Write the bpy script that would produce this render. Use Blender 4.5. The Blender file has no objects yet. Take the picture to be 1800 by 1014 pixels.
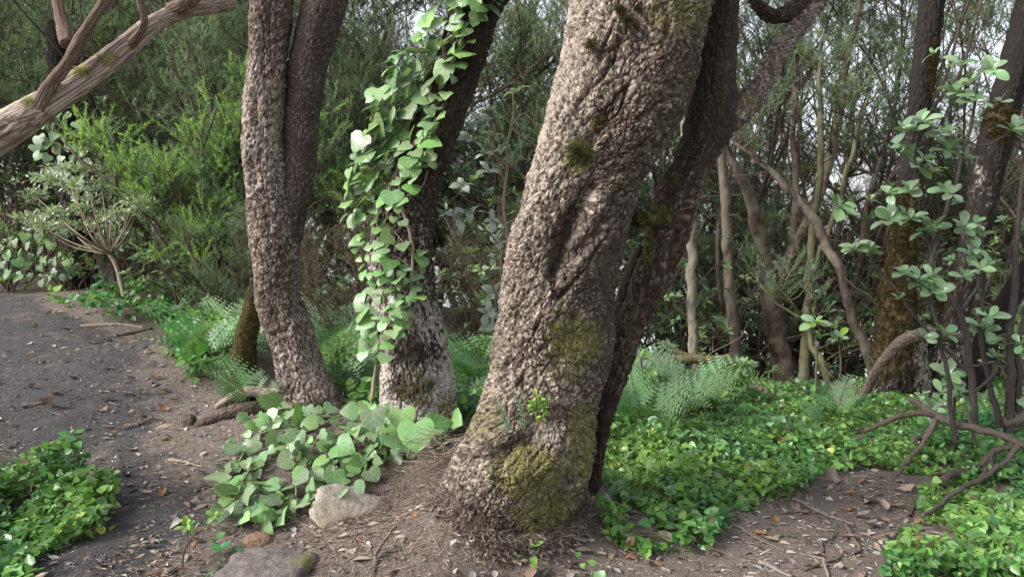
import bpy, math, random
import numpy as np
from mathutils import Vector, Matrix

# ------------------------------------------------------------------ camera, sky, sun, exposure
sc = bpy.context.scene
COL = sc.collection
PITCH = math.radians(3.27)
CAM_H, FPX = 1.40, 1350.0            # eye height, focal length in photograph pixels (1800 wide)
cam = bpy.data.cameras.new("camera"); cam_o = bpy.data.objects.new("camera", cam); COL.objects.link(cam_o)
cam.sensor_width = 36.0; cam.lens = 36.0 * FPX / 1800.0
cam.clip_start = 0.05; cam.clip_end = 1000.0
cam_o.location = (0, 0, CAM_H); cam_o.rotation_euler = (math.pi / 2 - PITCH, 0, 0)
cam.dof.use_dof = True; cam.dof.focus_distance = 3.9; cam.dof.aperture_fstop = 5.0
sc.camera = cam_o

SUN = np.array([-0.78, -0.30, 0.62]); SUN /= np.linalg.norm(SUN)
world = bpy.data.worlds.new("World"); sc.world = world; world.use_nodes = True
wn, wl = world.node_tree.nodes, world.node_tree.links
for n in list(wn): wn.remove(n)
def WN(t, **k):
    n = wn.new(t)
    for a, b in k.items(): setattr(n, a, b)
    return n
w_out = WN('ShaderNodeOutputWorld'); w_bg = WN('ShaderNodeBackground'); w_bg.inputs['Strength'].default_value = 0.115
sky = WN('ShaderNodeTexSky'); sky.sky_type = 'NISHITA'; sky.sun_disc = False
sky.sun_elevation = math.asin(SUN[2]); sky.sun_rotation = math.atan2(SUN[0], SUN[1])
sky.air_density = 1.0; sky.dust_density = 3.0; sky.ozone_density = 1.0
# cloud and fog all round: the same pale sky continues below the level of the hilltop
tc = WN('ShaderNodeTexCoord'); sep = WN('ShaderNodeSeparateXYZ'); mx = WN('ShaderNodeMath', operation='MAXIMUM'); mx.inputs[1].default_value = 0.06
com = WN('ShaderNodeCombineXYZ'); hs = WN('ShaderNodeHueSaturation'); hs.inputs['Saturation'].default_value = 0.32
wl.new(tc.outputs['Generated'], sep.inputs[0]); wl.new(sep.outputs[0], com.inputs[0]); wl.new(sep.outputs[1], com.inputs[1])
wl.new(sep.outputs[2], mx.inputs[0]); wl.new(mx.outputs[0], com.inputs[2]); wl.new(com.outputs[0], sky.inputs['Vector'])
wl.new(sky.outputs[0], hs.inputs['Color']); wl.new(hs.outputs[0], w_bg.inputs['Color']); wl.new(w_bg.outputs[0], w_out.inputs[0])

sun = bpy.data.lights.new("sun", 'SUN'); sun.energy = 1.5; sun.angle = math.radians(18); sun.color = (1.0, 0.97, 0.93)
sun_o = bpy.data.objects.new("sun", sun); COL.objects.link(sun_o)
sun_o.rotation_euler = Vector(SUN).to_track_quat('Z', 'Y').to_euler(); sun_o.location = (-6, -4, 12)
vs = sc.view_settings
sc.display_settings.display_device = 'sRGB'
vs.view_transform = 'Standard'; vs.look = 'None'; vs.gamma = 1.0; vs.use_curve_mapping = False
vs.exposure = 1.45
sc.render.engine = 'CYCLES'
sc.cycles.max_bounces = 7; sc.cycles.diffuse_bounces = 4; sc.cycles.glossy_bounces = 2; sc.cycles.transmission_bounces = 4
sc.cycles.use_denoising = True
sc.cycles.caustics_reflective = False; sc.cycles.caustics_refractive = False

# ------------------------------------------------------------------ numeric helpers
rng = np.random.default_rng(11); random.seed(5)
C0 = np.array([0, 0, CAM_H]); FW = np.array([0, math.cos(PITCH), -math.sin(PITCH)])
UP = np.array([0, math.sin(PITCH), math.cos(PITCH)]); RT = np.array([1.0, 0, 0])
def P(px, py, d):
    return C0 + RT * ((px - 900) / FPX * d) + UP * ((507 - py) / FPX * d) + FW * d
def proj(V):
    q = V - C0; d = q @ FW; d = np.where(np.abs(d) < 1e-3, 1e-3, d)
    return 900 + FPX * (q @ RT) / d, 507 - FPX * (q @ UP) / d, d
def unit(v):
    v = np.asarray(v, float); n = np.linalg.norm(v, axis=-1, keepdims=True); return v / np.maximum(n, 1e-9)
def h3(ix, iy, iz, seed=0):
    n = (ix.astype(np.int64) * 374761393 + iy.astype(np.int64) * 668265263 + iz.astype(np.int64) * 1440662683 + seed * 974634721) & 0xffffffff
    n = ((n ^ (n >> 13)) * 1274126177) & 0xffffffff
    n = ((n ^ (n >> 15)) * 2246822519) & 0xffffffff
    return ((n ^ (n >> 16)) & 0xffffff) / float(0xffffff)
def vnoise(p, seed=0):
    i = np.floor(p).astype(np.int64); f = p - i; f = f * f * f * (f * (f * 6 - 15) + 10)
    r = 0
    for dx in (0, 1):
        for dy in (0, 1):
            for dz in (0, 1):
                w = (f[:, 0] if dx else 1 - f[:, 0]) * (f[:, 1] if dy else 1 - f[:, 1]) * (f[:, 2] if dz else 1 - f[:, 2])
                r = r + w * h3(i[:, 0] + dx, i[:, 1] + dy, i[:, 2] + dz, seed)
    return r * 2 - 1
def fbm(p, o=3, seed=0):
    a, s, r = 1.0, 0.0, 0
    for k in range(o):
        r = r + a * vnoise(p * 2 ** k + 17.3 * k, seed + k); s += a; a *= 0.5
    return r / s
def worley(p, seed=0):
    i = np.floor(p).astype(np.int64); f = p - i
    f1 = np.full(len(p), 9.0); f2 = np.full(len(p), 9.0); cid = np.zeros(len(p))
    for dx in (-1, 0, 1):
        for dy in (-1, 0, 1):
            for dz in (-1, 0, 1):
                a, b, c = i[:, 0] + dx, i[:, 1] + dy, i[:, 2] + dz
                q = (dx + h3(a, b, c, seed) - f[:, 0]) ** 2 + (dy + h3(a, b, c, seed + 1) - f[:, 1]) ** 2 + (dz + h3(a, b, c, seed + 2) - f[:, 2]) ** 2
                m = q < f1
                f2 = np.where(m, f1, np.minimum(f2, q)); cid = np.where(m, h3(a, b, c, seed + 3), cid); f1 = np.where(m, q, f1)
    return np.sqrt(f1), np.sqrt(f2), cid
def sstep(a, b, x):
    t = np.clip((x - a) / (b - a), 0, 1); return t * t * (3 - 2 * t)
def inpoly(px, py, poly):
    r = np.zeros(np.shape(px), bool); n = len(poly)
    for k in range(n):
        x1, y1 = poly[k]; x2, y2 = poly[(k + 1) % n]
        c = ((y1 > py) != (y2 > py)) & (px < (x2 - x1) * (py - y1) / ((y2 - y1) if y2 != y1 else 1e-9) + x1)
        r ^= c
    return r
def polydist(px, py, line, closed=False):
    r = np.full(np.shape(px), 1e9); n = len(line)
    for k in range(n if closed else n - 1):
        a = np.array(line[k], float); b = np.array(line[(k + 1) % n], float); ab = b - a
        t = np.clip(((px - a[0]) * ab[0] + (py - a[1]) * ab[1]) / max(ab @ ab, 1e-9), 0, 1)
        r = np.minimum(r, np.hypot(px - a[0] - t * ab[0], py - a[1] - t * ab[1]))
    return r
def catmull(pts, n):
    pts = np.asarray(pts, float); m = len(pts)
    q = np.vstack([2 * pts[0] - pts[1], pts, 2 * pts[-1] - pts[-2]])
    u = np.linspace(0, m - 1, n); k = np.minimum(u.astype(int), m - 2); t = (u - k)[:, None]
    a, b, c, d = q[k], q[k + 1], q[k + 2], q[k + 3]
    return 0.5 * (2 * b + (c - a) * t + (2 * a - 5 * b + 4 * c - d) * t ** 2 + (3 * b - a - 3 * c + d) * t ** 3)

# ------------------------------------------------------------------ mesh building
def mesh_np(name, V, T=None, Q=None, mats=(), smooth=True, attrs=None, uv=None):
    me = bpy.data.meshes.new(name)
    T = np.zeros((0, 3), np.int64) if T is None or len(T) == 0 else np.asarray(T)
    Q = np.zeros((0, 4), np.int64) if Q is None or len(Q) == 0 else np.asarray(Q)
    nl = T.size + Q.size; nf = len(T) + len(Q)
    me.vertices.add(len(V)); me.vertices.foreach_set('co', np.ascontiguousarray(V, np.float32).ravel())
    me.loops.add(nl); me.polygons.add(nf)
    me.loops.foreach_set('vertex_index', np.concatenate([T.ravel(), Q.ravel()]).astype(np.int32))
    st = np.concatenate([np.arange(len(T)) * 3, T.size + np.arange(len(Q)) * 4]).astype(np.int32)
    me.polygons.foreach_set('loop_start', st)
    me.polygons.foreach_set('use_smooth', np.full(nf, smooth))
    for k, a in (attrs or {}).items():
        a = np.asarray(a, np.float32)
        if a.ndim == 1:
            at = me.attributes.new(k, 'FLOAT', 'POINT'); at.data.foreach_set('value', a)
        else:
            if a.shape[1] == 3: a = np.hstack([a, np.ones((len(a), 1), np.float32)])
            at = me.attributes.new(k, 'FLOAT_COLOR', 'POINT'); at.data.foreach_set('color', np.ascontiguousarray(a).ravel())
    if uv is not None:
        l = me.uv_layers.new(name='UVMap'); vi = np.concatenate([T.ravel(), Q.ravel()]).astype(int)
        l.data.foreach_set('uv', np.asarray(uv, np.float32)[vi].ravel())
    me.update(calc_edges=True)
    for m in mats: me.materials.append(m)
    return me
class MB:
    def __init__(s): s.V, s.T, s.Q, s.A, s.n = [], [], [], [], 0
    def add(s, V, T=None, Q=None, col=(1, 1, 1)):
        V = np.asarray(V, float)
        if T is not None and len(T): s.T.append(np.asarray(T) + s.n)
        if Q is not None and len(Q): s.Q.append(np.asarray(Q) + s.n)
        c = np.asarray(col, float)
        s.A.append(np.broadcast_to(c, (len(V), 3)) if c.ndim == 1 else c)
        s.V.append(V); s.n += len(V)
    def tube(s, pts, rad, k=6, col=(1, 1, 1), wob=0.0, seed=0, cap=True):
        pts = np.asarray(pts, float); n = len(pts); rad = np.broadcast_to(np.asarray(rad, float), (n,))
        t = unit(np.gradient(pts, axis=0)); ref = np.array([0.31, 0.9, 0.27]) if abs(t[0] @ np.array([0.31, 0.9, 0.27])) < 0.85 else np.array([0.9, -0.1, 0.4])
        a = unit(np.cross(t, ref)); b = np.cross(t, a)
        th = np.arange(k) / k * 2 * math.pi
        R = rad[:, None] * np.ones(k)
        if wob: R = R * (1 + wob * np.random.default_rng(seed).normal(size=(n, k)))
        V = pts[:, None] + R[..., None] * (np.cos(th)[None, :, None] * a[:, None] + np.sin(th)[None, :, None] * b[:, None])
        V = V.reshape(-1, 3)
        i, j = np.meshgrid(np.arange(n - 1), np.arange(k), indexing='ij'); i = i.ravel(); j = j.ravel(); j2 = (j + 1) % k
        Q = np.stack([i * k + j, i * k + j2, (i + 1) * k + j2, (i + 1) * k + j], 1)
        T = []
        if cap:
            V = np.vstack([V, pts[-1:] + t[-1:] * rad[-1] * 0.4]); T = [[(n - 1) * k + j, (n - 1) * k + (j + 1) % k, n * k] for j in range(k)]
        s.add(V, T, Q, col)
    def btube(s, pts, rad, k=14, col=(1, 1, 1), seed=0, amp=0.16):
        """rough barked tube with flaking patches of lighter and darker bark"""
        pts = np.asarray(pts, float); n = max(40, int(len(pts) * 2.2)); q = catmull(np.column_stack([pts, rad]), n); i0 = s.n; s.tube(q[:, :3], q[:, 3], k, col)
        V = s.V[-1]; ax = np.vstack([np.repeat(q[:, :3], k, 0), q[-1:, :3]]); o = V - ax; st = V * np.array([1, 1, .45])
        a = fbm(st * 9 + seed, 3, seed); b = fbm(st * 28 + seed, 3, seed + 3); s.V[-1] = ax + o * (1 + amp * 1.3 * a + amp * 1.5 * b)[:, None]
        m = sstep(-.05, .35, fbm(V * 4.5 + seed, 3, seed + 8) + .4 * b)[:, None]; c = np.asarray(col) * (1 + .95 * b + .4 * a)[:, None]; s.A[-1] = np.clip(c * (1 - m) + (c * .45 + np.array([.09, .085, .065])) * m, .01, 1)
    def blades(s, pos, dr, ln, wd, col):
        m = len(pos); dr = unit(dr); w = unit(np.cross(dr, rng.normal(size=(m, 3)))) * (np.asarray(wd) * 0.5 * np.ones(m))[:, None]
        V = np.stack([pos - w, pos + w, pos + dr * (np.asarray(ln) * np.ones(m))[:, None]], 1).reshape(-1, 3)
        c = np.asarray(col, float); c = np.broadcast_to(c, (m, 3)) if c.ndim == 1 else c
        s.add(V, np.arange(3 * m).reshape(-1, 3), None, np.repeat(c, 3, 0))
    def leaves(s, tmpl, pos, dr, nrm, size, col):
        tv, tt = tmpl; m, k = len(pos), len(tv)
        y = unit(dr); x = unit(np.cross(y, nrm)); z = np.cross(x, y)
        sz = (np.asarray(size, float) * np.ones(m))[:, None, None]
        V = pos[:, None] + sz * (tv[None, :, 0:1] * x[:, None] + tv[None, :, 1:2] * y[:, None] + tv[None, :, 2:3] * z[:, None])
        T = (np.asarray(tt)[None] + (np.arange(m) * k)[:, None, None]).reshape(-1, 3)
        c = np.asarray(col, float); c = np.broadcast_to(c, (m, 3)) if c.ndim == 1 else c
        s.add(V.reshape(-1, 3), T, None, np.repeat(c, k, 0))
    def build(s, name, mat, base=(0, 0, 0), smooth=True):
        V = np.vstack(s.V) - np.asarray(base, float)
        return mesh_np(name, V, np.vstack(s.T) if s.T else None, np.vstack(s.Q) if s.Q else None, (mat,), smooth, {'col': np.vstack(s.A)})

def obj(name, data, parent=None, loc=None, M=None, **props):
    o = bpy.data.objects.new(name, data); COL.objects.link(o)
    if parent is not None: o.parent = parent
    if M is not None: o.matrix_basis = M
    elif loc is not None: o.location = loc
    for k, v in props.items():
        if v: o[k] = v
    return o
def thing(name, label, category, loc, group=None):
    return obj(name, None, None, tuple(loc), label=label, category=category, group=group)
def frame(pos, dr, nrm, size):
    y = unit(np.asarray(dr, float)); x = unit(np.cross(y, nrm)); z = np.cross(x, y)
    sx = size if np.ndim(size) else (size, size, size)
    return Matrix([[x[0] * sx[0], y[0] * sx[1], z[0] * sx[2], pos[0]], [x[1] * sx[0], y[1] * sx[1], z[1] * sx[2], pos[1]], [x[2] * sx[0], y[2] * sx[1], z[2] * sx[2], pos[2]], [0, 0, 0, 1]])
def copy_tree(src, loc, rotz=0.0, scale=1.0, label=None, group=None):
    r = src.copy(); COL.objects.link(r); r.location = tuple(loc); r.rotation_euler = (0, 0, rotz); r.scale = (scale,) * 3
    if label: r['label'] = label
    if group: r['group'] = group
    elif 'group' in r: del r['group']
    for ch in src.children:
        c = ch.copy(); COL.objects.link(c); c.parent = r
    return r

# ------------------------------------------------------------------ materials
def mat_new(name):
    m = bpy.data.materials.new(name); m.use_nodes = True
    nt = m.node_tree; b = nt.nodes['Principled BSDF']; return m, nt.nodes, nt.links, b, nt.nodes['Material Output']
def nd(N, t, ins=None, **k):
    n = N.new(t)
    for a, b in k.items(): setattr(n, a, b)
    for a, b in (ins or {}).items(): n.inputs[a].default_value = b
    return n
def math_n(N, L, op, a, b=None, c=None, clamp=False):
    n = N.new('ShaderNodeMath'); n.operation = op; n.use_clamp = clamp
    for i, v in enumerate((a, b, c)):
        if v is None: continue
        if isinstance(v, (int, float)): n.inputs[i].default_value = v
        else: L.new(v, n.inputs[i])
    return n.outputs[0]
def mixc(N, L, f, a, b, mode='MIX'):
    n = N.new('ShaderNodeMix'); n.data_type = 'RGBA'; n.blend_type = mode
    for i, v in ((0, f), (6, a), (7, b)):
        if isinstance(v, (int, float)): n.inputs[i].default_value = v
        elif isinstance(v, tuple): n.inputs[i].default_value = (*v, 1)
        else: L.new(v, n.inputs[i])
    return n.outputs[2]
def noise_n(N, L, scale, detail=3, rough=0.55, coord=None, dim='3D'):
    n = nd(N, 'ShaderNodeTexNoise', {'Scale': scale, 'Detail': detail, 'Roughness': rough})
    if coord is not None: L.new(coord, n.inputs['Vector'])
    return n.outputs[0]
def leaf_mat(name, rough=0.42, trans=0.22, col=None, var=0.25, veins=None, spec=0.5):
    m, N, L, b, out = mat_new(name)
    if col is None:
        at = nd(N, 'ShaderNodeAttribute', attribute_name='col'); base = at.outputs['Color']
    else:
        oi = N.new('ShaderNodeObjectInfo'); hsv = nd(N, 'ShaderNodeHueSaturation', {'Color': (*col, 1)})
        L.new(math_n(N, L, 'MULTIPLY_ADD', oi.outputs['Random'], 2 * var, 1 - var), hsv.inputs['Value'])
        L.new(math_n(N, L, 'MULTIPLY_ADD', math_n(N, L, 'FRACT', math_n(N, L, 'MULTIPLY', oi.outputs['Random'], 37.7)), -0.045, 0.515), hsv.inputs['Hue'])
        L.new(math_n(N, L, 'MULTIPLY_ADD', math_n(N, L, 'FRACT', math_n(N, L, 'MULTIPLY', oi.outputs['Random'], 91.3)), 0.5, 0.75), hsv.inputs['Saturation'])
        base = hsv.outputs[0]
    g = N.new('ShaderNodeNewGeometry')
    base = mixc(N, L, 0.35, base, mixc(N, L, noise_n(N, L, 90 if col is None else 6, 2, coord=None if col is None else nd(N, 'ShaderNodeTexCoord').outputs['UV']), (0.6, 0.6, 0.6), (1.3, 1.3, 1.3)), 'MULTIPLY')
    if veins:
        uv = N.new('ShaderNodeTexCoord').outputs['UV']; sp = N.new('ShaderNodeSeparateXYZ'); L.new(uv, sp.inputs[0])
        ax = math_n(N, L, 'ABSOLUTE', sp.outputs[0]); y = sp.outputs[1]; best = None
        for ang, oy in veins:
            yy = math_n(N, L, 'SUBTRACT', y, oy)
            dd = math_n(N, L, 'ABSOLUTE', math_n(N, L, 'SUBTRACT', math_n(N, L, 'MULTIPLY', ax, math.cos(ang)), math_n(N, L, 'MULTIPLY', yy, math.sin(ang))))
            if ang: dd = math_n(N, L, 'ADD', dd, math_n(N, L, 'MULTIPLY', math_n(N, L, 'LESS_THAN', yy, -0.02), 1.0)) if ang < 1.4 else dd
            best = dd if best is None else math_n(N, L, 'MINIMUM', best, dd)
        f = math_n(N, L, 'SUBTRACT', 1.0, math_n(N, L, 'DIVIDE', best, 0.022), clamp=True)
        base = mixc(N, L, math_n(N, L, 'MULTIPLY', f, 0.5), base, (0.36, 0.46, 0.26))
    back = mixc(N, L, g.outputs['Backfacing'], base, mixc(N, L, 0.35, base, (0.30, 0.36, 0.24)))
    L.new(back, b.inputs['Base Color']); b.inputs['Roughness'].default_value = rough; b.inputs['Specular IOR Level'].default_value = spec
    if trans:
        t = N.new('ShaderNodeBsdfTranslucent'); ms = nd(N, 'ShaderNodeMixShader', {0: trans})
        L.new(mixc(N, L, 1.0, back, (1.25, 1.35, 0.7), 'MULTIPLY'), t.inputs[0]); L.new(b.outputs[0], ms.inputs[1]); L.new(t.outputs[0], ms.inputs[2]); L.new(ms.outputs[0], out.inputs[0])
    return m
def bark_mat(name, dark, light, mossc=(0.155, 0.14, 0.05), scale=60, rough=0.9, bump=0.6, smooth_w=0.34):
    m, N, L, b, out = mat_new(name); co = N.new('ShaderNodeTexCoord').outputs['Object']
    A = lambda k: nd(N, 'ShaderNodeAttribute', attribute_name=k).outputs['Fac']
    n1 = noise_n(N, L, scale * 0.25, 4, 0.6, co); n2 = noise_n(N, L, scale * 2.2, 3, 0.6, co); n3 = noise_n(N, L, 7, 3, 0.5, co)
    v = math_n(N, L, 'ADD', math_n(N, L, 'MULTIPLY', A('cell'), 0.70), math_n(N, L, 'ADD', math_n(N, L, 'MULTIPLY', n1, 0.2), math_n(N, L, 'MULTIPLY', n2, 0.25)))
    mr = nd(N, 'ShaderNodeMapRange', {'From Min': -smooth_w, 'From Max': smooth_w}, interpolation_type='SMOOTHSTEP')
    L.new(math_n(N, L, 'SUBTRACT', A('pale'), math_n(N, L, 'MULTIPLY_ADD', n3, 0.35, math_n(N, L, 'SUBTRACT', v, 0.17))), mr.inputs['Value'])
    lt = mixc(N, L, n2, tuple(c * 0.72 for c in light), tuple(min(1, c * 1.25) for c in light))
    dk = mixc(N, L, n2, tuple(c * 0.6 for c in dark), tuple(c * 1.5 for c in dark))
    base = mixc(N, L, mr.outputs[0], dk, lt)
    base = mixc(N, L, 0.8, base, mixc(N, L, noise_n(N, L, 4.5, 5, 0.65, co), (0.45, 0.42, 0.40), (1.45, 1.45, 1.45)), 'MULTIPLY')
    mm = nd(N, 'ShaderNodeMapRange', {'From Min': 0.42, 'From Max': 0.80}, interpolation_type='SMOOTHSTEP')
    L.new(math_n(N, L, 'MULTIPLY', A('moss'), math_n(N, L, 'MULTIPLY_ADD', noise_n(N, L, 55, 4, 0.7, co), 3.2, -0.85)), mm.inputs['Value'])
    base = mixc(N, L, mm.outputs[0], base, mixc(N, L, n2, tuple(c * 0.6 for c in mossc), tuple(c * 1.4 for c in mossc)))
    L.new(base, b.inputs['Base Color']); b.inputs['Roughness'].default_value = rough; b.inputs['Specular IOR Level'].default_value = 0.25
    bp = nd(N, 'ShaderNodeBump', {'Strength': bump, 'Distance': 0.006})
    L.new(math_n(N, L, 'ADD', n2, math_n(N, L, 'MULTIPLY', n1, 1.2)), bp.inputs['Height']); L.new(bp.outputs[0], b.inputs['Normal'])
    return m
def col_mat(name, rough=0.9, nscale=40, bump=0.3, trans=0.0, dist=0.01, squash=None):
    m, N, L, b, out = mat_new(name); co = N.new('ShaderNodeTexCoord').outputs['Object']
    at = nd(N, 'ShaderNodeAttribute', attribute_name='col')
    if squash:
        mp = nd(N, 'ShaderNodeMapping'); mp.inputs['Scale'].default_value = (1, 1, squash); L.new(co, mp.inputs[0]); co = mp.outputs[0]
    n = noise_n(N, L, nscale, 5, 0.7, co)
    L.new(mixc(N, L, 0.9, at.outputs['Color'], mixc(N, L, n, (0.25, 0.25, 0.25), (1.75, 1.75, 1.75)), 'MULTIPLY'), b.inputs['Base Color'])
    b.inputs['Roughness'].default_value = rough; b.inputs['Specular IOR Level'].default_value = 0.25
    if bump:
        bp = nd(N, 'ShaderNodeBump', {'Strength': bump, 'Distance': dist}); L.new(n, bp.inputs['Height']); L.new(bp.outputs[0], b.inputs['Normal'])
    if trans:
        t = N.new('ShaderNodeBsdfTranslucent'); ms = nd(N, 'ShaderNodeMixShader', {0: trans})
        L.new(at.outputs['Color'], t.inputs[0]); L.new(b.outputs[0], ms.inputs[1]); L.new(t.outputs[0], ms.inputs[2]); L.new(ms.outputs[0], out.inputs[0])
    return m

IVY_VEINS = [(math.pi / 2, 0.0), (0.85, 0.0), (0.15, 0.0), (0.95, 0.33), (1.0, 0.6)]
M_IVY = leaf_mat('ivy_leaf', 0.40, 0.18, (0.145, 0.262, 0.10), 0.5, IVY_VEINS, 0.6)
M_LAUREL = leaf_mat('laurel_leaf', 0.30, 0.22, (0.20, 0.31, 0.175), 0.40, [(math.pi / 2, 0.0)])
M_PALELEAF = leaf_mat('grey_leaf', 0.5, 0.2, (0.33, 0.38, 0.31), 0.2, [(math.pi / 2, 0.0)])
M_SPROUT = leaf_mat('sprout_leaf', 0.4, 0.3, (0.17, 0.32, 0.07), 0.2, [(math.pi / 2, 0.0)])
M_FERN = leaf_mat('fern_frond', 0.45, 0.30, (0.105, 0.235, 0.085), 0.35)
M_COVER = leaf_mat('cover_leaf', 0.36, 0.30, spec=.6)
M_NEEDLE = leaf_mat('heath_needle', 0.6, 0.40, spec=0.25)
M_CROWN = leaf_mat('crown_leaf', 0.38, 0.32)
M_WOOD = col_mat('branch_wood', 0.9, 48, 0.9, squash=0.22, dist=0.02)
M_FUZZ = col_mat('moss_fuzz', 1.0, 60, 0.0, 0.25)
M_LITTER = col_mat('litter', 0.9, 120, 0.0)
M_ROCK = col_mat('rock', 0.92, 22, 0.9, dist=0.02)
M_DEADLEAF = col_mat('dead_leaf', 0.7, 60, 0.3, 0.15)
M_BARK1 = bark_mat('cork_bark', (0.070, 0.053, 0.042), (0.365, 0.312, 0.258), (0.17, 0.16, 0.055))
M_BARK2 = bark_mat('ivy_tree_bark', (0.045, 0.034, 0.028), (0.47, 0.43, 0.385), (0.15, 0.12, 0.03))
M_BARK3 = bark_mat('twin_tree_bark', (0.085, 0.063, 0.052), (0.37, 0.315, 0.275), (0.14, 0.13, 0.03))
M_SMOOTH = bark_mat('smooth_bark', (0.060, 0.044, 0.037), (0.26, 0.21, 0.18), scale=90)
M_BARKD = bark_mat('dark_bark', (0.040, 0.029, 0.023), (0.20, 0.14, 0.108), (0.11, 0.12, 0.025))
M_BARE = bark_mat('bare_wood', (0.12, 0.082, 0.063), (0.43, 0.365, 0.31), (0.20, 0.19, 0.05), 40, bump=0.5)
M_MOSSY = bark_mat('mossy_bark', (0.015, 0.012, 0.010), (0.28, 0.24, 0.205), (0.055, 0.040, 0.014))  # dark tone lowered to put the wood's shade into the trunk colour

# ------------------------------------------------------------------ the lie of the land (ground points read off the photograph: pixel, pixel, metres)
gp_ctrl = [(300, 1010, 3.1), (900, 1030, 3.15), (1500, 1010, 3.2), (1900, 1000, 3.3), (-100, 1010, 3.1),
    (300, 740, 5.0), (300, 600, 8.0), (100, 505, 11.0), (-200, 620, 7.0), (60, 800, 4.4), (-200, 480, 12.5),
    (540, 712, 4.85), (740, 742, 4.5), (820, 745, 5.2), (650, 800, 4.05), (700, 905, 3.65), (790, 870, 3.45), (815, 908, 3.26), (870, 950, 3.2), (940, 988, 3.15), (1010, 975, 3.3), (560, 905, 3.6), (480, 860, 3.85), (470, 965, 3.35),
    (1080, 860, 3.85), (1300, 900, 3.8), (1500, 860, 4.3), (1400, 775, 5.2), (1400, 715, 6.5), (1150, 745, 5.4), (1700, 715, 6.5), (1800, 850, 4.4),
    (600, 700, 5.8), (420, 640, 6.1), (400, 580, 7.0), (250, 540, 8.5), (600, 640, 7.2), (840, 690, 6.4), (950, 690, 6.8)]
pts = [P(*g) for g in gp_ctrl]
pts += [np.array(a, float) for a in [(-7, 14, 1.3), (-3, 13, 0.7), (0, 11, 0.05), (4, 10, -0.35), (8, 10, -0.55), (-14, 18, 2.2), (-20, 30, 3), (0, 20, -1.0), (0, 32, -3.0), (8, 16, -1.7), (16, 20, -3.5),
    (15, 8, -1.5), (28, 25, -7), (30, 5, -5), (20, 40, -8), (-30, 5, 1.2), (-28, -15, 0), (0, -8, -0.1), (0, -25, -1), (18, -15, -3), (-8, 2, 0.25), (5, 1.5, -0.1), (0, 0.5, -0.03), (-30, 40, 3), (-12, 5, 0.7)]]
pts = np.array(pts); CX, CZ = pts[:, :2] / 10.0, pts[:, 2]
def tps(r2): return np.where(r2 > 1e-12, 0.5 * r2 * np.log(np.maximum(r2, 1e-12)), 0)
_n = len(CX); _K = tps(((CX[:, None] - CX[None]) ** 2).sum(-1)) + 2e-4 * np.eye(_n); _Pm = np.hstack([np.ones((_n, 1)), CX])
_W = np.linalg.solve(np.block([[_K, _Pm], [_Pm.T, np.zeros((3, 3))]]), np.concatenate([CZ, np.zeros(3)]))
def gz(x, y):
    x = np.asarray(x, float); y = np.asarray(y, float); sh = x.shape; x = x.ravel(); y = y.ravel()
    r = np.hypot(x, y - 5); k = np.minimum(1, 32 / np.maximum(r, 1e-6)); xx = x * k / 10; yy = (5 + (y - 5) * k) / 10
    z = np.full(len(x), _W[_n]) + _W[_n + 1] * xx + _W[_n + 2] * yy
    for i in range(_n): z = z + _W[i] * tps((xx - CX[i, 0]) ** 2 + (yy - CX[i, 1]) ** 2)
    z = z - np.maximum(0, r - 32) * 0.33
    p = np.stack([x, y, 0 * x], 1)
    z = z + 0.022 * fbm(p * 2.3, 3, 3) + 0.03 * vnoise(p * 0.8, 9) * sstep(5, 9, r)
    return z.reshape(sh)
def gpx(px, py, dmax=30):
    d = np.exp(np.linspace(math.log(1.6), math.log(dmax), 900)); V = C0 + RT * ((px - 900) / FPX * d)[:, None] + UP * ((507 - py) / FPX * d)[:, None] + FW * d[:, None]
    b = np.nonzero(V[:, 2] <= gz(V[:, 0], V[:, 1]))[0]
    return V[b[0]] if len(b) else V[-1]
def gat(px, d):
    x = (px - 900) / FPX * d; y = d * math.cos(PITCH); return np.array([x, y, float(gz(x, y))])

def pixpoly_world(poly): return [tuple(gpx(*p)[:2]) for p in poly]
PATH = pixpoly_world([(-250, 545), (-100, 522), (40, 512), (130, 540), (240, 585), (300, 640), (300, 700), (335, 765), (375, 830), (385, 900), (372, 1014)]) + [(-1.1, 1.8), (-1.0, -6), (-4.2, -6), (-4.6, 2), (-7.0, 5.5)]
def stretch(a, b, step, far, n): 
    core = np.arange(a, b, step); g = (np.linspace(0, 1, n + 1)[1:]) ** 2.6
    return np.concatenate([(a - (far + a if a > 0 else far - abs(a)) * g)[::-1], core, core[-1] + (far - core[-1]) * g])
gxs = stretch(-4.6, 4.6, 0.032, 160, 70); gys = stretch(2.3, 8.2, 0.032, 160, 70)
X, Y = np.meshgrid(gxs, gys, indexing='ij'); xf, yf = X.ravel(), Y.ravel(); zf = gz(xf, yf)
pp = np.stack([xf, yf, 0 * xf], 1)
pd = polydist(xf, yf, PATH, True) * np.where(inpoly(xf, yf, PATH), 1, -1)
path_m = sstep(-0.10, 0.30, pd + 0.22 * fbm(pp * 2.0, 3, 40))
near = np.exp(-((np.hypot(xf, yf - 4)) / 7) ** 4)
zf = zf + near * (0.010 * fbm(pp * 14, 3, 5) + 0.006 * fbm(pp * 45, 2, 6)) * (1 - 0.25 * path_m) + near * path_m * 0.024 * fbm(pp * 3.4, 4, 15)
GV = np.stack([xf, yf, zf], 1); nx, ny = len(gxs), len(gys)
I, J = np.meshgrid(np.arange(nx - 1), np.arange(ny - 1), indexing='ij'); I = I.ravel(); J = J.ravel()
GQ = np.stack([I * ny + J, (I + 1) * ny + J, (I + 1) * ny + J + 1, I * ny + J + 1], 1)
fp = path_m[GQ].mean(1) > 0.5

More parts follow.
